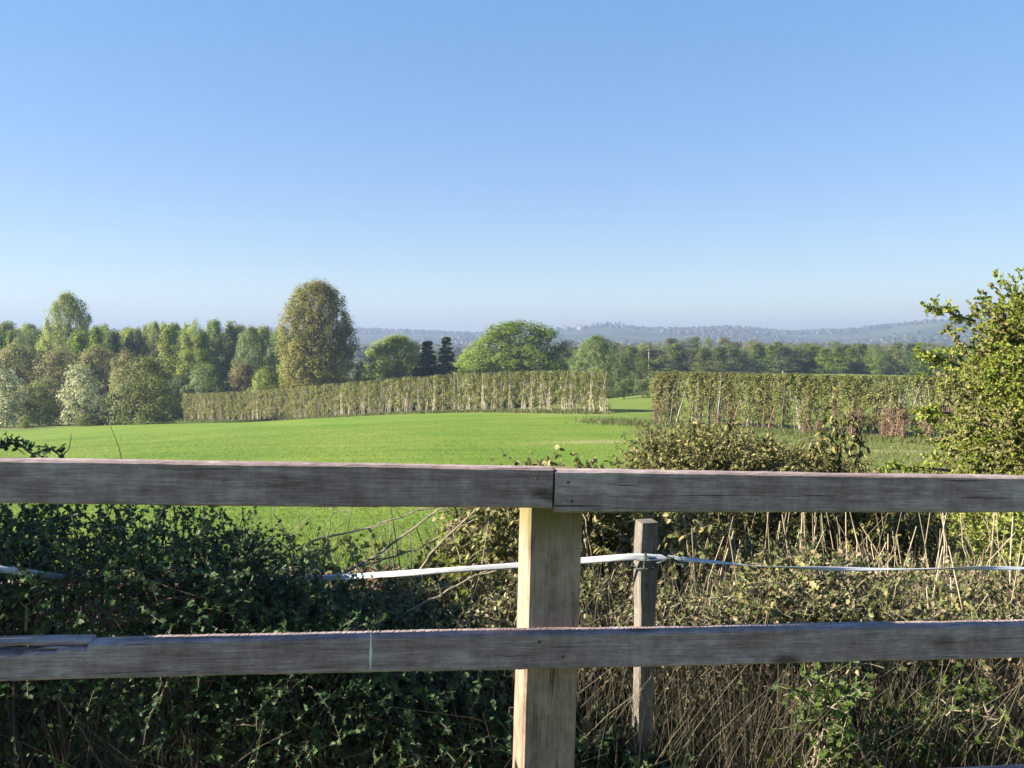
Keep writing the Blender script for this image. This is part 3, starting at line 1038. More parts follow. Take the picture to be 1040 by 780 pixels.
def board(name, TL, BL, TR, BR, thick, seed, cut=None, nseg=90, parent=None, label=None, mat='rail'):
    """a sawn rail between four corners of its front face, in its own frame (x along the grain)"""
    gr = np.random.default_rng(seed)
    ax = unit((TR - TL)[None])[0]
    yy = FN - ax * (FN @ ax); yy /= np.linalg.norm(yy)
    zz = np.cross(ax, yy)
    L = np.linalg.norm(TR - TL)
    hL, hR = np.linalg.norm(TL - BL), np.linalg.norm(TR - BR)
    Mx = Matrix(((ax[0], yy[0], zz[0], TL[0]), (ax[1], yy[1], zz[1], TL[1]), (ax[2], yy[2], zz[2], TL[2]), (0, 0, 0, 1)))
    x = np.linspace(0, L, nseg + 1)
    h = hL + (hR - hL) * x / L
    b = .004
    drop = cut(x) if cut else 0 * x
    wob = .0016 * wav(x * 9, 0 * x, seed) + .0008 * wav(x * 40, 0 * x, seed + 1)
    wob2 = .0016 * wav(x * 8, 0 * x, seed + 2) + .0009 * wav(x * 45, 0 * x, seed + 3)
    top, bot = wob - drop, -h + wob2
    fy = .0010 * wav(x * 6, 0 * x, seed + 4)
    sec = []
    for (yv, zv) in ((0, -b), (b, 0), (thick * .5, .001), (thick - b, 0), (thick, -b), (thick, b - 1e9), (thick - b, -1e9), (b, -1e9), (0, b - 1e9)):
        if zv < -1e8:
            z_ = bot + (zv + 1e9)
        else:
            z_ = top + zv
        sec.append(np.stack((x, yv + fy, z_ + gr.normal(size=len(x)) * .0004), 1))
    S = np.stack(sec, 1)
    m = S.shape[1]
    gx = Geo()
    idx = np.arange((nseg + 1) * m).reshape(nseg + 1, m)
    q = np.stack((idx[:-1], np.roll(idx, -1, 1)[:-1], np.roll(idx, -1, 1)[1:], idx[1:]), -1).reshape(-1, 4)
    gx.add(S, q)
    gx.f.append((idx[0][::-1][None], 0))
    gx.f.append((idx[-1][None], 0))
    o = gx.build(name, M[mat], parent or fence)
    o.matrix_basis = Matrix.Translation(-Vector(FB)) @ Mx if parent is None else Mx
    if label: o['label'] = label
    return o, Mx


railL, MxL = board('rail', onfence(-420, 460.5), onfence(-420, 507.5), onfence(562.3, 476), onfence(562.3, 517), .040, 1, label='left length of the top rail')
railR, MxR = board('rail', onfence(564.5, 478), onfence(564.5, 520.5), onfence(1500, 491.5), onfence(1500, 521.5), .040, 2, label='right length of the top rail')


def cutfun(x):
    # px -420..1500 along the lower rail: the top edge is split away left of px 88
    s = (88 - (-420)) / 1.0
    xe = CUTX
    d = .0105 + .006 * (1 - smooth(xe - .062, xe - .054, x)) + .005 * (1 - smooth(xe - .125, xe - .118, x)) + .0022 * wav(x * 60, 0 * x, 77)
    return np.where(x < xe, d, 0.0) + .003 * smooth(xe - .02, xe, x) * (1 - smooth(xe, xe + .16, x))


P0, P1 = onfence(-420, 662.5), onfence(88, 645.5)
CUTX = float(np.linalg.norm(P1 - P0))
lowr, MxB = board('rail', P0, onfence(-420, 702), onfence(1500, 626), onfence(1500, 658), .042, 3, cut=cutfun, nseg=1100, label='lower rail with a split top edge')
board('rail', onfence(-420, 858), onfence(-420, 901), onfence(1500, 762), onfence(1500, 795), .042, 4, label='lowest rail, only its end in view')

# split-off strip of the lower rail, still fixed at its right end
ns = 40
x = np.linspace(0, CUTX + .004, ns)
sg = Geo()
lift = .002 + .004 * wav(x * 7, 0 * x, 5) * (1 - smooth(CUTX - .12, CUTX, x))
zb = -.0085 + .0025 * wav(x * 40, 0 * x, 6)
S = np.stack([np.stack((x, np.full(ns, yv) + .002 * wav(x * 25, 0 * x, 9), zv), 1) for yv, zv in
              ((.010, lift - .003), (.014, lift), (.038, lift + .001), (.041, lift - .004), (.041, zb), (.013, zb))], 1)
idx = np.arange(ns * 6).reshape(ns, 6)
sg.add(S, np.stack((idx[:-1], np.roll(idx, -1, 1)[:-1], np.roll(idx, -1, 1)[1:], idx[1:]), -1).reshape(-1, 4))
sg.f.append((idx[-1][None], 0))
sp = sg.build('splinter', M['rail'], lowr)
# a loose sliver on the broken edge
k = np.linspace(0, 1, 8)
sg = Geo()
xs = CUTX - .10 + .075 * k
tubes(sg, np.stack((xs, .006 + 0 * k, -.0135 + .003 * np.sin(k * 3)), 1)[None], (.0030 * np.sin(np.pi * (k * .9 + .05)))[None], 5)
sg.build('splinter', M['rail'], lowr)


def local_on(Mx, p):
    return np.array(Mx.inverted() @ Vector(p))


# pale smear on the lower rail, thin crack line and nail heads
a = local_on(MxB, onfence(377, 641)); bpt = local_on(MxB, onfence(376, 680))
k = np.linspace(0, 1, 12)
sg = Geo()
P = a + (bpt - a) * k[:, None]
P[:, 1] = -.0012
P[:, 0] += .0012 * wav(k * 9, 0 * k, 4)
w = (.0012 + .0035 * np.sin(np.pi * np.clip(k, 0, 1)) ** 2 * k)
V = np.stack((P - np.array((1, 0, 0)) * w[:, None], P + np.array((0, -.0012, 0)), P + np.array((1, 0, 0)) * w[:, None]), 1)
idx = np.arange(36).reshape(12, 3)
sg.add(V, np.concatenate([np.stack((idx[:-1, j], idx[1:, j], idx[1:, j + 1], idx[:-1, j + 1]), -1) for j in (0, 1)]))
sg.build('smear', M['splat'], lowr)


def nail(Mx, parent, px, py):
    p = local_on(Mx, onfence(px, py))
    sg = Geo()
    a = np.arange(10) * 2 * np.pi / 10
    ring = np.stack((np.cos(a) * .0042, 0 * a, np.sin(a) * .0042), 1)
    c = np.array((p[0], -.0005, p[2]))
    V = np.concatenate((c + ring + np.array((0, .004, 0)), c + ring, (c + np.array((0, -.0012, 0)))[None]))
    i = np.arange(10); j = (i + 1) % 10
    sg.add(V, np.stack((i, j, j + 10, i + 10), -1))
    sg.f.append((np.stack((i + 10, j + 10, np.full(10, 20)), -1), 0))
    sg.build('nail', M['nail'], parent)


for q in ((545, 486), (552, 505)): nail(MxL, railL, *q)
for q in ((577, 490), (581, 509)): nail(MxR, railR, *q)
for q in ((548, 652), (572, 667)): nail(MxB, lowr, *q)


def fence_post(cl_top, cl_bot, wid, dep, ztop, seed, lab=None):
    """post whose near left edge runs through two points; square sawn, edges eased"""
    ax = unit((cl_top - cl_bot)[None])[0]
    xx = FA - ax * (FA @ ax); xx /= np.linalg.norm(xx)
    yy = np.cross(ax, xx)
    t0 = cl_top + ax * ((ztop - cl_top[2]) / ax[2])
    Lp = (ztop + .5) / ax[2]
    Mx = Matrix(((xx[0], yy[0], ax[0], t0[0]), (xx[1], yy[1], ax[1], t0[1]), (xx[2], yy[2], ax[2], t0[2]), (0, 0, 0, 1)))
    nz = 60
    z = np.linspace(-Lp, 0, nz)
    b = .006
    S = []
    for (u, v) in ((b, 0), (wid * .33, 0), (wid * .66, 0), (wid - b, 0), (wid, b), (wid, dep - b), (wid - b, dep), (b, dep), (0, dep - b), (0, dep * .5), (0, b)):
        j = .0016 * wav(z * 7, 0 * z + u * 30, seed) + .0008 * wav(z * 33, 0 * z + v * 30, seed + 1)
        S.append(np.stack((u + j, v + j, z), 1))
    S = np.stack(S, 1)
    m = S.shape[1]
    gx = Geo()
    idx = np.arange(nz * m).reshape(nz, m)
    gx.add(S, np.stack((idx[:-1], np.roll(idx, -1, 1)[:-1], np.roll(idx, -1, 1)[1:], idx[1:]), -1).reshape(-1, 4))
    gx.f.append((idx[-1][None], 0))
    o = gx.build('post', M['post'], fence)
    o.matrix_basis = Matrix.Translation(-Vector(FB)) @ Mx
    if lab: o['label'] = lab
    return o


pt, pb = onfence(537, 519, .0415), onfence(530, 780, .0435)
wid = np.linalg.norm(onfence(592, 519, .0415) - pt)
ztop_main = float(onfence(560, 477, .04)[2]) - .012
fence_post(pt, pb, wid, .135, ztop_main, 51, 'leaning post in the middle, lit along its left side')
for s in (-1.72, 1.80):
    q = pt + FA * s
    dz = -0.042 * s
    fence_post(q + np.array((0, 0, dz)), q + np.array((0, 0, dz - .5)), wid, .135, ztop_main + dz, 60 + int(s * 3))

# ------------------------------------------------------------------ stake and electric-fence tape
sd = 2.22
st = at(656.5, 529, sd); sb_ = at(650, 775, sd + .04)
stake = empty('stake', (sb_[0], sb_[1], gz(sb_[0], sb_[1])))
tag(stake, 'short weathered wooden stake carrying the white tape behind the fence', 'stake')
sg = Geo()
nz = 40
k = np.linspace(0, 1, nz)
bot = np.array(stake.location) + np.array((0, 0, -.3))
C = bot + (st - bot) * k[:, None]
wide = .0235 + .0045 * smooth(.80, .83, k) - .002 * smooth(.93, 1, k) + .0014 * wav(k * 30, 0 * k, 3)
dpt = .026 + .0012 * wav(k * 26, 0 * k, 5)
ca, sa = math.cos(.22), math.sin(.22)
cs = [(-1, -.86), (-.88, -1), (0, -1.02), (.88, -1), (1, -.86), (1, .86), (.86, 1), (-.86, 1), (-1, .86), (-1.02, 0)]
S = np.stack([np.stack((C[:, 0] + wide * u * ca - dpt * v * sa + .0012 * wav(k * 50 + u, 0 * k + v, 8), C[:, 1] + wide * u * sa + dpt * v * ca, C[:, 2]), 1) for u, v in cs], 1) - np.array(stake.location)
idx = np.arange(nz * len(cs)).reshape(nz, len(cs))
sg.add(S, np.stack((idx[:-1], np.roll(idx, -1, 1)[:-1], np.roll(idx, -1, 1)[1:], idx[1:]), -1).reshape(-1, 4))
sg.f.append((idx[-1][None], 0))
sg.build('shaft', M['stake'], stake)
# dark twine holding the tape: two loops round the stake and a knot at its right
for py, rr_ in ((563, .0032), (573, .0028)):
    c = at(656, py, sd) - np.array(stake.location)
    a = np.linspace(0, 2 * np.pi, 24)
    loop = np.stack((c[0] + .041 * np.cos(a), c[1] + .037 * np.sin(a), c[2] + .006 * np.sin(a + 1)), 1)
    sg = Geo(); tubes(sg, loop[None], np.full((1, 24), rr_), 6)
    sg.build('twine', M['twine'], stake)
sg = Geo()
for q in ((656, 561, 654, 578), (662, 574, 684, 566), (672, 562, 694, 574), (690, 563, 694, 576)):
    a, c = at(q[0], q[1], sd - .045), at(q[2], q[3], sd - .045)
    tubes(sg, (np.linspace(a, c, 6) - np.array(stake.location))[None] + np.array((0, 1, 0)) * 0.004 * np.sin(np.arange(6) * 2.1)[None, :, None], np.full((1, 6), .0038), 6)
sg.build('knot', M['twine'], stake)

ctrl = [(-160, 566, 2.02, .018), (-40, 573, 2.04, .018), (34, 582, 2.08, .018), (62, 586, 2.24, .018), (130, 590, 2.70, .018), (240, 590, 2.74, .018), (345, 586, 2.52, .017), (430, 581, 2.32, .018),
        (520, 575, 2.26, .019), (600, 569, 2.22, .019), (640, 565.5, 2.185, .020), (656, 566, 2.180, .020), (672, 566, 2.19, .018), (695, 568, 2.20, .014), (730, 571, 2.25, .015),
        (770, 575, 2.32, .012), (820, 577, 2.36, .012), (880, 578.5, 2.42, .014), (940, 578, 2.46, .012), (1000, 577, 2.5, .014), (1060, 577, 2.56, .015), (1200, 574, 2.7, .015)]
cp = np.array([(*at(a, b_, c), w) for a, b_, c, w in ctrl])
s = np.linspace(0, len(cp) - 1, 260)
Pt = np.stack([np.interp(s, np.arange(len(cp)), cp[:, j]) for j in range(4)], 1)
ker = np.ones(9) / 9
for j in range(4):
    Pt[4:-4, j] = np.convolve(Pt[:, j], ker, 'valid')
tw = np.interp(s, [0, 11, 12.5, 15, 21], [.15, .1, .7, 1.6, 9.0]) + .22 * np.sin(s * 2.3) + .15 * wav(s * 3, 0 * s, 4)
upv = np.stack((0 * s, np.sin(tw), np.cos(tw)), 1)
sg = Geo()
cols = []
for u in (-.5, -.17, .17, .5):
    fold = .0016 * np.cos(u * 9 + s * 1.3)
    cols.append(Pt[:, :3] + upv * (u * Pt[:, 3:4]) + np.stack((0 * s, fold * np.cos(tw), -fold * np.sin(tw)), 1))
V = np.stack(cols, 1)
idx = np.arange(len(s) * 4).reshape(len(s), 4)
sg.add(V, np.stack((idx[:-1, :-1], idx[1:, :-1], idx[1:, 1:], idx[:-1, 1:]), -1).reshape(-1, 4))
o = sg.build('fence_tape', M['tape'], None, True)
md = o.modifiers.new('thickness', 'SOLIDIFY'); md.thickness = .0012
tag(o, 'white electric-fence tape strung past the stake and through the bushes', 'tape')


# ------------------------------------------------------------------ near shrubs
def twiggy(gt, gl, pos, d, L, per, leaf, kind='round', nseg=5, wander=.28, droop=0.0, r0=.0022, upn=.9, tmin=.15, spread=1.0, leafdroop=0.0, sides=3):
    n = len(pos)
    P = [pos]
    d = unit(d)
    for k in range(nseg):
        P.append(P[-1] + d * (L / nseg)[:, None])
        d = unit(d + rnd(n) * wander + np.array((0, 0, -droop)))
    P = np.stack(P, 1)
    tubes(gt, P, r0 * np.linspace(1, .35, nseg + 1)[None] * rng.uniform(.7, 1.4, (n, 1)), sides)
    if per:
        t = rng.uniform(tmin, 1, (n, per)) * nseg
        i = np.minimum(t.astype(int), nseg - 1)
        f = (t - i)[..., None]
        rows_ = np.arange(n)[:, None]
        q = P[rows_, i] * (1 - f) + P[rows_, i + 1] * f
        dd = P[rows_, i + 1] - P[rows_, i]
        q, dd = q.reshape(-1, 3), unit(dd.reshape(-1, 3))
        m = len(q)
        ld = unit(dd * .5 + rnd(m) * .7 * spread + np.array((0, 0, -leafdroop)))
        nr_ = unit(rnd(m) * .75 + np.array((0, 0, upn)))
        leaves(gl, q, ld, nr_, leaf * rng.uniform(.55, 1.25, m), kind)
    return P


def stems(gt, basep, tips, r0, m=7, bend=.25, sides=5):
    P = limb_paths(basep, tips, m, bend)
    P[:, 1:-1] += rnd(len(tips) * (m - 2)).reshape(len(tips), m - 2, 3) * .012
    tubes(gt, P, r0[:, None] * np.linspace(1, .35, m)[None], sides)
    return P


def bush(name, label, n, X, Y, ztop, zlow, leafm, twigm, L=(.10, .28), per=14, leaf=.03, kind='lobed', nst=30, front=0.0, extra=None,
         up=.5, droop=.03, r0=.0020, cat='bush', stem_r=(.004, .010), topbias=.75, leafdroop=0.0, wander=.28, upn=.9, mask=None, hole=None):
    gt, gl = Geo(), Geo()
    x = rng.uniform(X[0], X[1], n)
    y = Y[0] + (Y[1] - Y[0]) * rng.uniform(0, 1, n) ** (1 + front)
    if mask is not None:
        k = mask(x, y); x, y = x[k], y[k]; n = len(x)
    zt = ztop(x, y) + .05 * wav(x * 9, y * 9, 5) + .03 * wav(x * 23, y * 23, 6)
    zl = zlow(x, y)
    u = rng.uniform(0, 1, n) ** topbias
    z = zl + (zt - zl) * u
    Ls = rng.uniform(L[0], L[1], n)
    z = np.minimum(z, zt - Ls * .8)
    if hole is not None:
        k = hole(x, y, z); x, y, z, Ls = x[k], y[k], z[k], Ls[k]; n = len(x)
    d = rnd(n) * .8 + np.array((0, -.25, up))
    twiggy(gt, gl, np.stack((x, y, z), 1), d, Ls, per, leaf, kind, droop=droop, r0=r0, leafdroop=leafdroop, wander=wander, upn=upn)
    k = rng.permutation(n)[:nst]
    tips = np.stack((x, y, z), 1)[k]
    bs = tips + rnd(nst) * np.array((.25, .15, 0))
    bs[:, 2] = ground(bs[:, 0], bs[:, 1]) - .05
    stems(gt, bs, tips, rng.uniform(*stem_r, nst))
    if extra: extra(gt, gl)
    c = np.array((np.mean(X), np.mean(Y), 0)); c[2] = gz(c[0], c[1])
    root = empty(name, tuple(c))
    for q in (gt, gl):
        q.v = [v - c for v in q.v]
    gt.build('branch', M[twigm], root)
    gl.build('foliage', M[leafm], root)
    tag(root, label, cat)
    return root


G0 = lambda x, y: ground(x, y) + .02


def zpx(pxs, pys, depth):
    """height profile over X from photo outline at one depth"""
    pts = np.array([at(a, b_, depth) for a, b_ in zip(pxs, pys)])
    return lambda x, y: np.interp(x * depth / y, pts[:, 0], pts[:, 2])


# the tall hawthorn beyond the left edge: it shades the bushes; one leafy shoot reaches into view
def shoot(gt, gl):
    n = 26
    base_ = np.linspace(at(-60, 440, 2.3), at(62, 462, 2.3), n)
    base_[:, 2] += .012 * np.sin(np.arange(n) * .9)
    tubes(gt, base_[None], np.linspace(.006, .0022, n)[None], 5)
    twiggy(gt, gl, base_[3:].repeat(2, 0), rnd(2 * (n - 3)) * .6 + np.array((.2, 0, .3)), rng.uniform(.015, .05, 2 * (n - 3)), 4, .019, 'lobed', nseg=3)
    P = np.stack([at(a, b_, 2.3) for a, b_ in ((62, 464), (70, 456), (72, 446), (72, 440))])
    tubes(gt, P[None], np.array([[.0022, .0018, .0014, .001]]), 4)


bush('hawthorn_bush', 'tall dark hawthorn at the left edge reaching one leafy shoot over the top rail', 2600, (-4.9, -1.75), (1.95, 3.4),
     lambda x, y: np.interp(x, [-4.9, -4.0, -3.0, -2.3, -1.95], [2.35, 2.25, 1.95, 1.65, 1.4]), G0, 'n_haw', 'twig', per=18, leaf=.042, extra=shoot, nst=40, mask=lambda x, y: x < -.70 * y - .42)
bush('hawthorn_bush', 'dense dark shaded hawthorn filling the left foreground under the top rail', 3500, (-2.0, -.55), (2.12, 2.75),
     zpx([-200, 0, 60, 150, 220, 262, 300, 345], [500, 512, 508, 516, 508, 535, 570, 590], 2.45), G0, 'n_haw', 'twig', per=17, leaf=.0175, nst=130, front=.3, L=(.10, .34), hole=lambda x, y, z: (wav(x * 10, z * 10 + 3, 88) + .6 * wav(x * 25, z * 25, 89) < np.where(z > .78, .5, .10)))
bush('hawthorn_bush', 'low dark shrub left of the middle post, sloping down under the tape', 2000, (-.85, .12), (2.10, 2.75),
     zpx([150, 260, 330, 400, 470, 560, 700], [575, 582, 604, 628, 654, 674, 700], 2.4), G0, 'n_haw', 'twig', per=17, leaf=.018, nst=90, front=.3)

# ivy tangle behind the middle post
bush('ivy_bush', 'sunlit olive ivy tangle behind the middle post', 1300, (-.36, .72), (3.0, 3.7),
     zpx([440, 470, 500, 520, 535, 550, 562, 575, 605, 620, 660], [580, 530, 505, 478, 463, 468, 488, 472, 473, 488, 484], 3.3), lambda x, y: G0(x, y), 'n_ivy', 'twig_pale',
     L=(.12, .3), per=15, leaf=.031, kind='round', up=.9, leafdroop=.5, nst=60, topbias=.6)


# evergreen shrub that rises over the top rail
def sprays(gt, gl):
    for px, y0, y1, dx in ((846, 478, 400, -4), (851, 480, 420, 8), (864, 480, 432, 12), (840, 480, 436, -6), (700, 470, 432, 2), (742, 470, 430, -2), (664, 475, 440, -3), (822, 480, 446, 4), (780, 470, 446, 2)):
        m = 9
        P = np.linspace(at(px, y0 + 25, 4.0), at(px + dx, y1, 4.0), m)
        P[:, :2] += rnd(m, 2) * .008
        tubes(gt, P[None], np.linspace(.007, .002, m)[None], 5)
        q = P[2:].repeat(4, 0) + rnd(4 * (m - 2)) * .01
        twiggy(gt, gl, q, rnd(len(q)) * .8 + np.array((0, -.2, .2)), rng.uniform(.02, .06, len(q)), 3, .048, 'long', nseg=3, leafdroop=1.0)


bush('evergreen_bush', 'olive evergreen bush with upright shoots rising above the top rail', 2900, (.62, 2.35), (3.75, 4.6),
     zpx([600, 640, 655, 700, 745, 790, 830, 862, 880, 900, 945, 965, 1000], [545, 490, 449, 443, 440, 456, 466, 470, 494, 505, 520, 548, 600], 4.0), G0, 'n_ivydark', 'twig',
     L=(.12, .30), per=22, leaf=.029, kind='long', up=1.3, leafdroop=.7, nst=70, topbias=.55, extra=sprays, wander=.2)

# bramble bank in front of it
bush('bramble_bush', 'tan and olive bramble bank between the two rails on the right', 8200, (-.55, 2.3), (2.42, 3.15),
     zpx([330, 400, 480, 560, 640, 700, 760, 820, 860, 940, 1040, 1200], [606, 604, 602, 592, 584, 588, 580, 572, 586, 596, 600, 600], 2.7), lambda x, y: .22 + 0 * x, 'n_bramble', 'twig_pale',
     L=(.06, .22), per=12, leaf=.0175, kind='round', nst=110, front=.2, up=.35, topbias=.8, r0=.0016, mask=lambda x, y: wav(x * 8, y * 8 + 7, 90) + .6 * wav(x * 26, y * 22, 91) < .28)

bush('bramble_bush', 'greener leafy bramble patches mixed through the tan bank right of the stake', 620, (-.1, 2.3), (2.38, 2.9),
     zpx([560, 640, 700, 760, 820, 860, 940, 1040], [585, 580, 584, 578, 570, 584, 592, 594], 2.65), lambda x, y: .15 + 0 * x, 'n_ivy', 'twig_pale',
     L=(.08, .26), per=11, leaf=.027, kind='lobed', nst=40, up=.5, mask=lambda x, y: wav(x * 6, y * 5 + 2, 93) > -.22)
bush('bramble_bush', 'sparse light green bramble sprays in the gap left of the post', 230, (-1.05, -.1), (2.8, 3.3),
     zpx([270, 320, 380, 420, 470, 520], [552, 540, 555, 545, 540, 540], 3.0), lambda x, y: .1 + 0 * x, 'n_lime', 'twig_pale',
     L=(.10, .26), per=8, leaf=.030, kind='lobed', nst=40, up=.7)

# fresh green patches low on the right and at the base
bush('bramble_bush', 'fresh green bramble low at the bottom right corner', 300, (.95, 1.45), (2.14, 2.4),
     zpx([880, 930, 975, 1020, 1060], [730, 700, 690, 715, 740], 2.2), lambda x, y: .05 + 0 * x, 'n_fresh', 'twig_pale', L=(.05, .14), per=9, leaf=.022, kind='lobed', nst=14)
bush('bramble_shoot', 'leafy green bramble shoot climbing below the lower rail', 90, (.80, .96), (2.08, 2.2),
     zpx([800, 830, 850, 900], [690, 672, 672, 700], 2.14), lambda x, y: .15 + 0 * x, 'n_fresh', 'twig_pale', L=(.05, .12), per=8, leaf=.023, kind='lobed', nst=8, cat='bramble')
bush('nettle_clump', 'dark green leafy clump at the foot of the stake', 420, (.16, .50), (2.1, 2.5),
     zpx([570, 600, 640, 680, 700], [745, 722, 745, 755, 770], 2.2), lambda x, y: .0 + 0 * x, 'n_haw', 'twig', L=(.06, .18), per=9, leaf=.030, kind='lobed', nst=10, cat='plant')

# yellow-green growth seen under the top rail at the far right
bush('hawthorn_bush', 'yellow-green sunlit bush under the top rail at the right edge', 1300, (2.7, 4.9), (4.9, 6.2),
     zpx([930, 955, 1000, 1040, 1150], [560, 530, 515, 490, 470], 5.3), G0, 'n_lime', 'twig_pale', L=(.12, .3), per=22, leaf=.034, kind='round', nst=30)

# dead leafy litter bank behind the dark bushes (catches the sun through gaps)
gg = Geo()
n = 30000
x, y = rng.uniform(-3.6, 2.6, n), rng.uniform(3.25, 5.2, n)
z = ground(x, y) + rng.uniform(0, .62, n) * (1 + .45 * (y - 3.25))
z = np.minimum(z, 1.44 - .285 * y - rng.uniform(0, .25, n))
leaves(gg, np.stack((x, y, z), 1), rnd(n), unit(rnd(n) * .8 + np.array((0, 0, .5))), rng.uniform(.025, .07, n), 'round')
n = 7000
x, y = rng.uniform(-.1, 2.4, n), rng.uniform(2.3, 2.75, n)
z = rng.uniform(.0, .55, n)
leaves(gg, np.stack((x, y, z), 1), rnd(n), unit(rnd(n)), rng.uniform(.012, .035, n), 'long')
tag(gg.build('dead_leaf_litter', M['n_dead']), kind='stuff')

# dry grass and straw
gg = Geo()


def straw(n, X, Y, h, w, lean, z0=None, m=6):
    x, y = rng.uniform(*X, n), rng.uniform(*Y, n)
    hh = rng.uniform(*h, n)
    blades(gg, x, y, hh, np.full(n, w) * rng.uniform(.6, 1.4, n), lean, m, ground(x, y) if z0 is None else z0(x, y))


straw(8000, (-.1, 2.4), (2.14, 2.62), (.18, .60), .0036, .26)
straw(500, (-.1, 2.4), (2.12, 2.5), (.3, .62), .0036, .55)
straw(3000, (-.1, 2.4), (2.3, 2.9), (.45, .78), .0036, .30)
straw(2600, (-3, 3.2), (3.0, 6.0), (.35, .95), .006, .35)
straw(1200, (-1.6, 0.1), (2.1, 2.5), (.25, .55), .004, .45)
tag(gg.build('dry_grass', M['straw']), kind='stuff')

# pale dead stalks standing in front of the evergreen bush
gg = Geo()
for (xa, xb, ya, yb, h0, h1, n) in ((.25, 2.2, 2.95, 3.6, .65, 1.0, 150), (-.3, .75, 2.85, 3.3, .55, .86, 70), (.7, 2.3, 2.5, 3.0, .5, .86, 70), (-1.2, -.2, 3.0, 3.8, .6, .95, 16)):
    x, y = rng.uniform(xa, xb, n), rng.uniform(ya, yb, n)
    b0 = np.stack((x, y, ground(x, y)), 1)
    tip = b0 + np.stack((rng.normal(size=n) * .18, rng.normal(size=n) * .1, rng.uniform(h0, h1, n)), 1)
    P = limb_paths(b0, tip, 7, .16)
    P[:, 2:] += (rnd(n * 5) * .012).reshape(n, 5, 3)
    tubes(gg, P, rng.uniform(.0018, .0046, n)[:, None] * np.linspace(1, .5, 7)[None], 5)
tag(gg.build('dead_stalk_growth', M['stalk']), kind='stuff')

# bare dead branches over the gap left of the post
for pts, r, lab in (
        ([(300, 560, 2.9), (330, 545, 2.9), (380, 535, 2.95), (400, 525, 2.95), (460, 512, 3.0)], .005, 'arching bare branch nearest the left, over the low dark shrub'),
        ([(340, 590, 2.8), (400, 552, 2.85), (440, 520, 2.9), (462, 512, 2.9)], .006, 'thickest straight bare branch slanting up to the top rail'),
        ([(365, 575, 3.1), (420, 560, 3.1), (455, 540, 3.1), (490, 525, 3.1)], .004, 'thin bare branch leaning right just above the tape'),
        ([(425, 580, 2.8), (445, 555, 2.8), (470, 530, 2.8), (488, 512, 2.8)], .005, 'short pale branch slanting up beside the ivy'),
        ([(300, 565, 2.7), (292, 545, 2.7), (280, 525, 2.7), (276, 510, 2.7)], .003, 'thin upright bare twig at the left of the gap'),
        ([(330, 560, 2.7), (334, 540, 2.7), (338, 520, 2.7), (339, 505, 2.7)], .003, 'straight upright bare twig in the middle of the gap'),
        ([(400, 630, 2.6), (430, 612, 2.6), (470, 590, 2.62), (500, 578, 2.65)], .005, 'bare branch slanting up under the tape left of the post'),
        ([(26, 640, 2.14), (27, 620, 2.14), (30, 606, 2.14), (27, 596, 2.14)], .004, 'pale broken twig standing above the split lower rail'),
        ([(112, 640, 2.13), (160, 610, 2.14), (200, 604, 2.14), (250, 600, 2.16)], .004, 'dark curved twig lying across the left hawthorn')):
    C = np.array([at(*q) for q in pts])
    s = np.linspace(0, len(C) - 1, 14)
    P = np.stack([np.interp(s, np.arange(len(C)), C[:, j]) for j in range(3)], 1)
    P[1:-1] = (P[:-2] + P[1:-1] * 2 + P[2:]) / 4
    P += rnd(14) * .003
    sg = Geo()
    tubes(sg, P[None], (r * np.linspace(1, .45, 14))[None], 6)
    i = rng.integers(3, 12, 5)
    tip = P[i] + rnd(5) * np.array((.06, .04, .05)) + np.array((.03, 0, .06))
    tubes(sg, limb_paths(P[i], tip, 4, .2), r * .4 * np.linspace(1, .4, 4)[None] * np.ones((5, 1)), 4)
    tag(sg.build('dead_branch', M['twig_pale'] if 'dark' not in lab.split()[0] else M['twig']), lab, 'branch')

# a thin grass stem in front of the field, upper left
sg = Geo()
P = np.array([at(a, b_, 2.2) for a, b_ in ((130, 520), (127, 480), (120, 452), (112, 432))])
tubes(sg, P[None], np.array([[.0016, .0013, .0010, .0007]]), 5)
tag(sg.build('grass_stem', M['twig']), 'single thin dark stem rising over the top rail at left', 'stem')

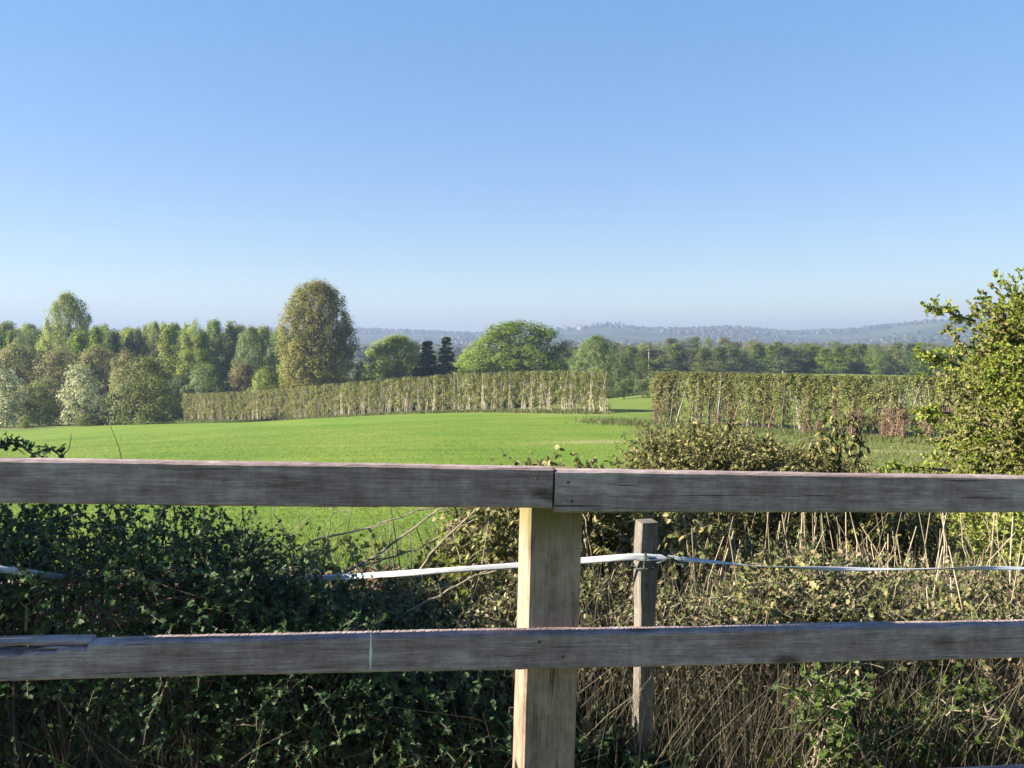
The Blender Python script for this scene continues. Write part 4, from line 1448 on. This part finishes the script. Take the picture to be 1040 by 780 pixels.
# ------------------------------------------------------------------ the ivy-clad tree at the right edge
gt, gl, gi = Geo(), Geo(), Geo()
c = np.array((6.88, 7.6, 0)); c[2] = gz(c[0], c[1])
cen = []
n = 1150
a = rng.uniform(0, 6.28, n); ph = rng.uniform(-1, 1, n)
rr = rng.uniform(.35, 1, n) ** .5
prof = np.interp(ph, [-1, -.6, -.1, .3, .7, 1], [1.02, 1.12, 1.07, 1.0, .84, .48])
lump = 1 + .06 * np.sin(4 * a + 5 * ph) + .05 * np.sin(7 * a - 8 * ph)
cen = np.stack((2.15 * prof * lump * rr * np.cos(a), 2.0 * prof * lump * rr * np.sin(a), 1.77 + 1.92 * ph * np.where(ph > 0, 1.0, .95)), 1) + c
fresh = rng.uniform(size=n) < .56
for sel, gq, lf, kd, per, up, dr in ((fresh, gl, .034, 'round', 8, .2, .0), (~fresh, gi, .037, 'round', 8, .2, .8)):
    k = cen[sel].repeat(17, 0)
    pos = k + rnd(len(k)) * .13
    twiggy(gt, gq, pos, unit(k - (c + np.array((0, 0, 1.8)))) + rnd(len(k)) * .7 + np.array((0, 0, up)), rng.uniform(.08, .24, len(k)), per * 4, lf, kd, r0=.003, leafdroop=dr)
for P in ([(990, 326, 7.0), (970, 320, 6.95), (956, 313, 6.9), (943, 311, 6.9)], [(975, 372, 7.0), (950, 362, 7.0), (938, 356, 7.0)], 
          [(965, 478, 6.6), (930, 474, 6.5), (895, 478, 6.4)], [(965, 420, 6.8), (950, 418, 6.8), (938, 420, 6.8)]):
    C = np.array([at(*q) for q in P])
    s = np.linspace(0, len(C) - 1, 10)
    Q = np.stack([np.interp(s, np.arange(len(C)), C[:, j]) for j in range(3)], 1)
    tubes(gt, Q[None], np.linspace(.014, .005, 10)[None], 5)
    k = Q[2:].repeat(5, 0)
    twiggy(gt, gl, k + rnd(len(k)) * .03, rnd(len(k)) + np.array((-.4, 0, -.1)), rng.uniform(.03, .09, len(k)), 5, .045, 'round', nseg=3, r0=.002)
tr = np.stack((c + np.array((0, 0, -.2)), c + np.array((.05, 0, 1)), c + np.array((-.05, .05, 2)), c + np.array((.05, .1, 3.2))))
tubes(gt, tr[None], np.array([[.2, .15, .11, .05]]), 8)
k = rng.permutation(n)[:110]
zz = np.clip((cen[k, 2] - c[2]) * .6, .3, 3.0)
src = np.stack((np.full(len(k), c[0]), np.full(len(k), c[1]), c[2] + zz), 1)
stems(gt, src, cen[k], rng.uniform(.012, .03, len(k)))
root = empty('hawthorn_tree', tuple(c))
for q in (gt, gl, gi):
    q.v = [v - c for v in q.v]
gt.build('trunk', M['b_brown'], root)
gl.build('crown', M['n_right'], root)
oi_ = gi.build('ivy', M['n_ivy'], root)
oi_['label'] = 'dark ivy growing through the crown'
tag(root, 'big bushy tree clad in ivy at the right edge, above the fence', 'tree')
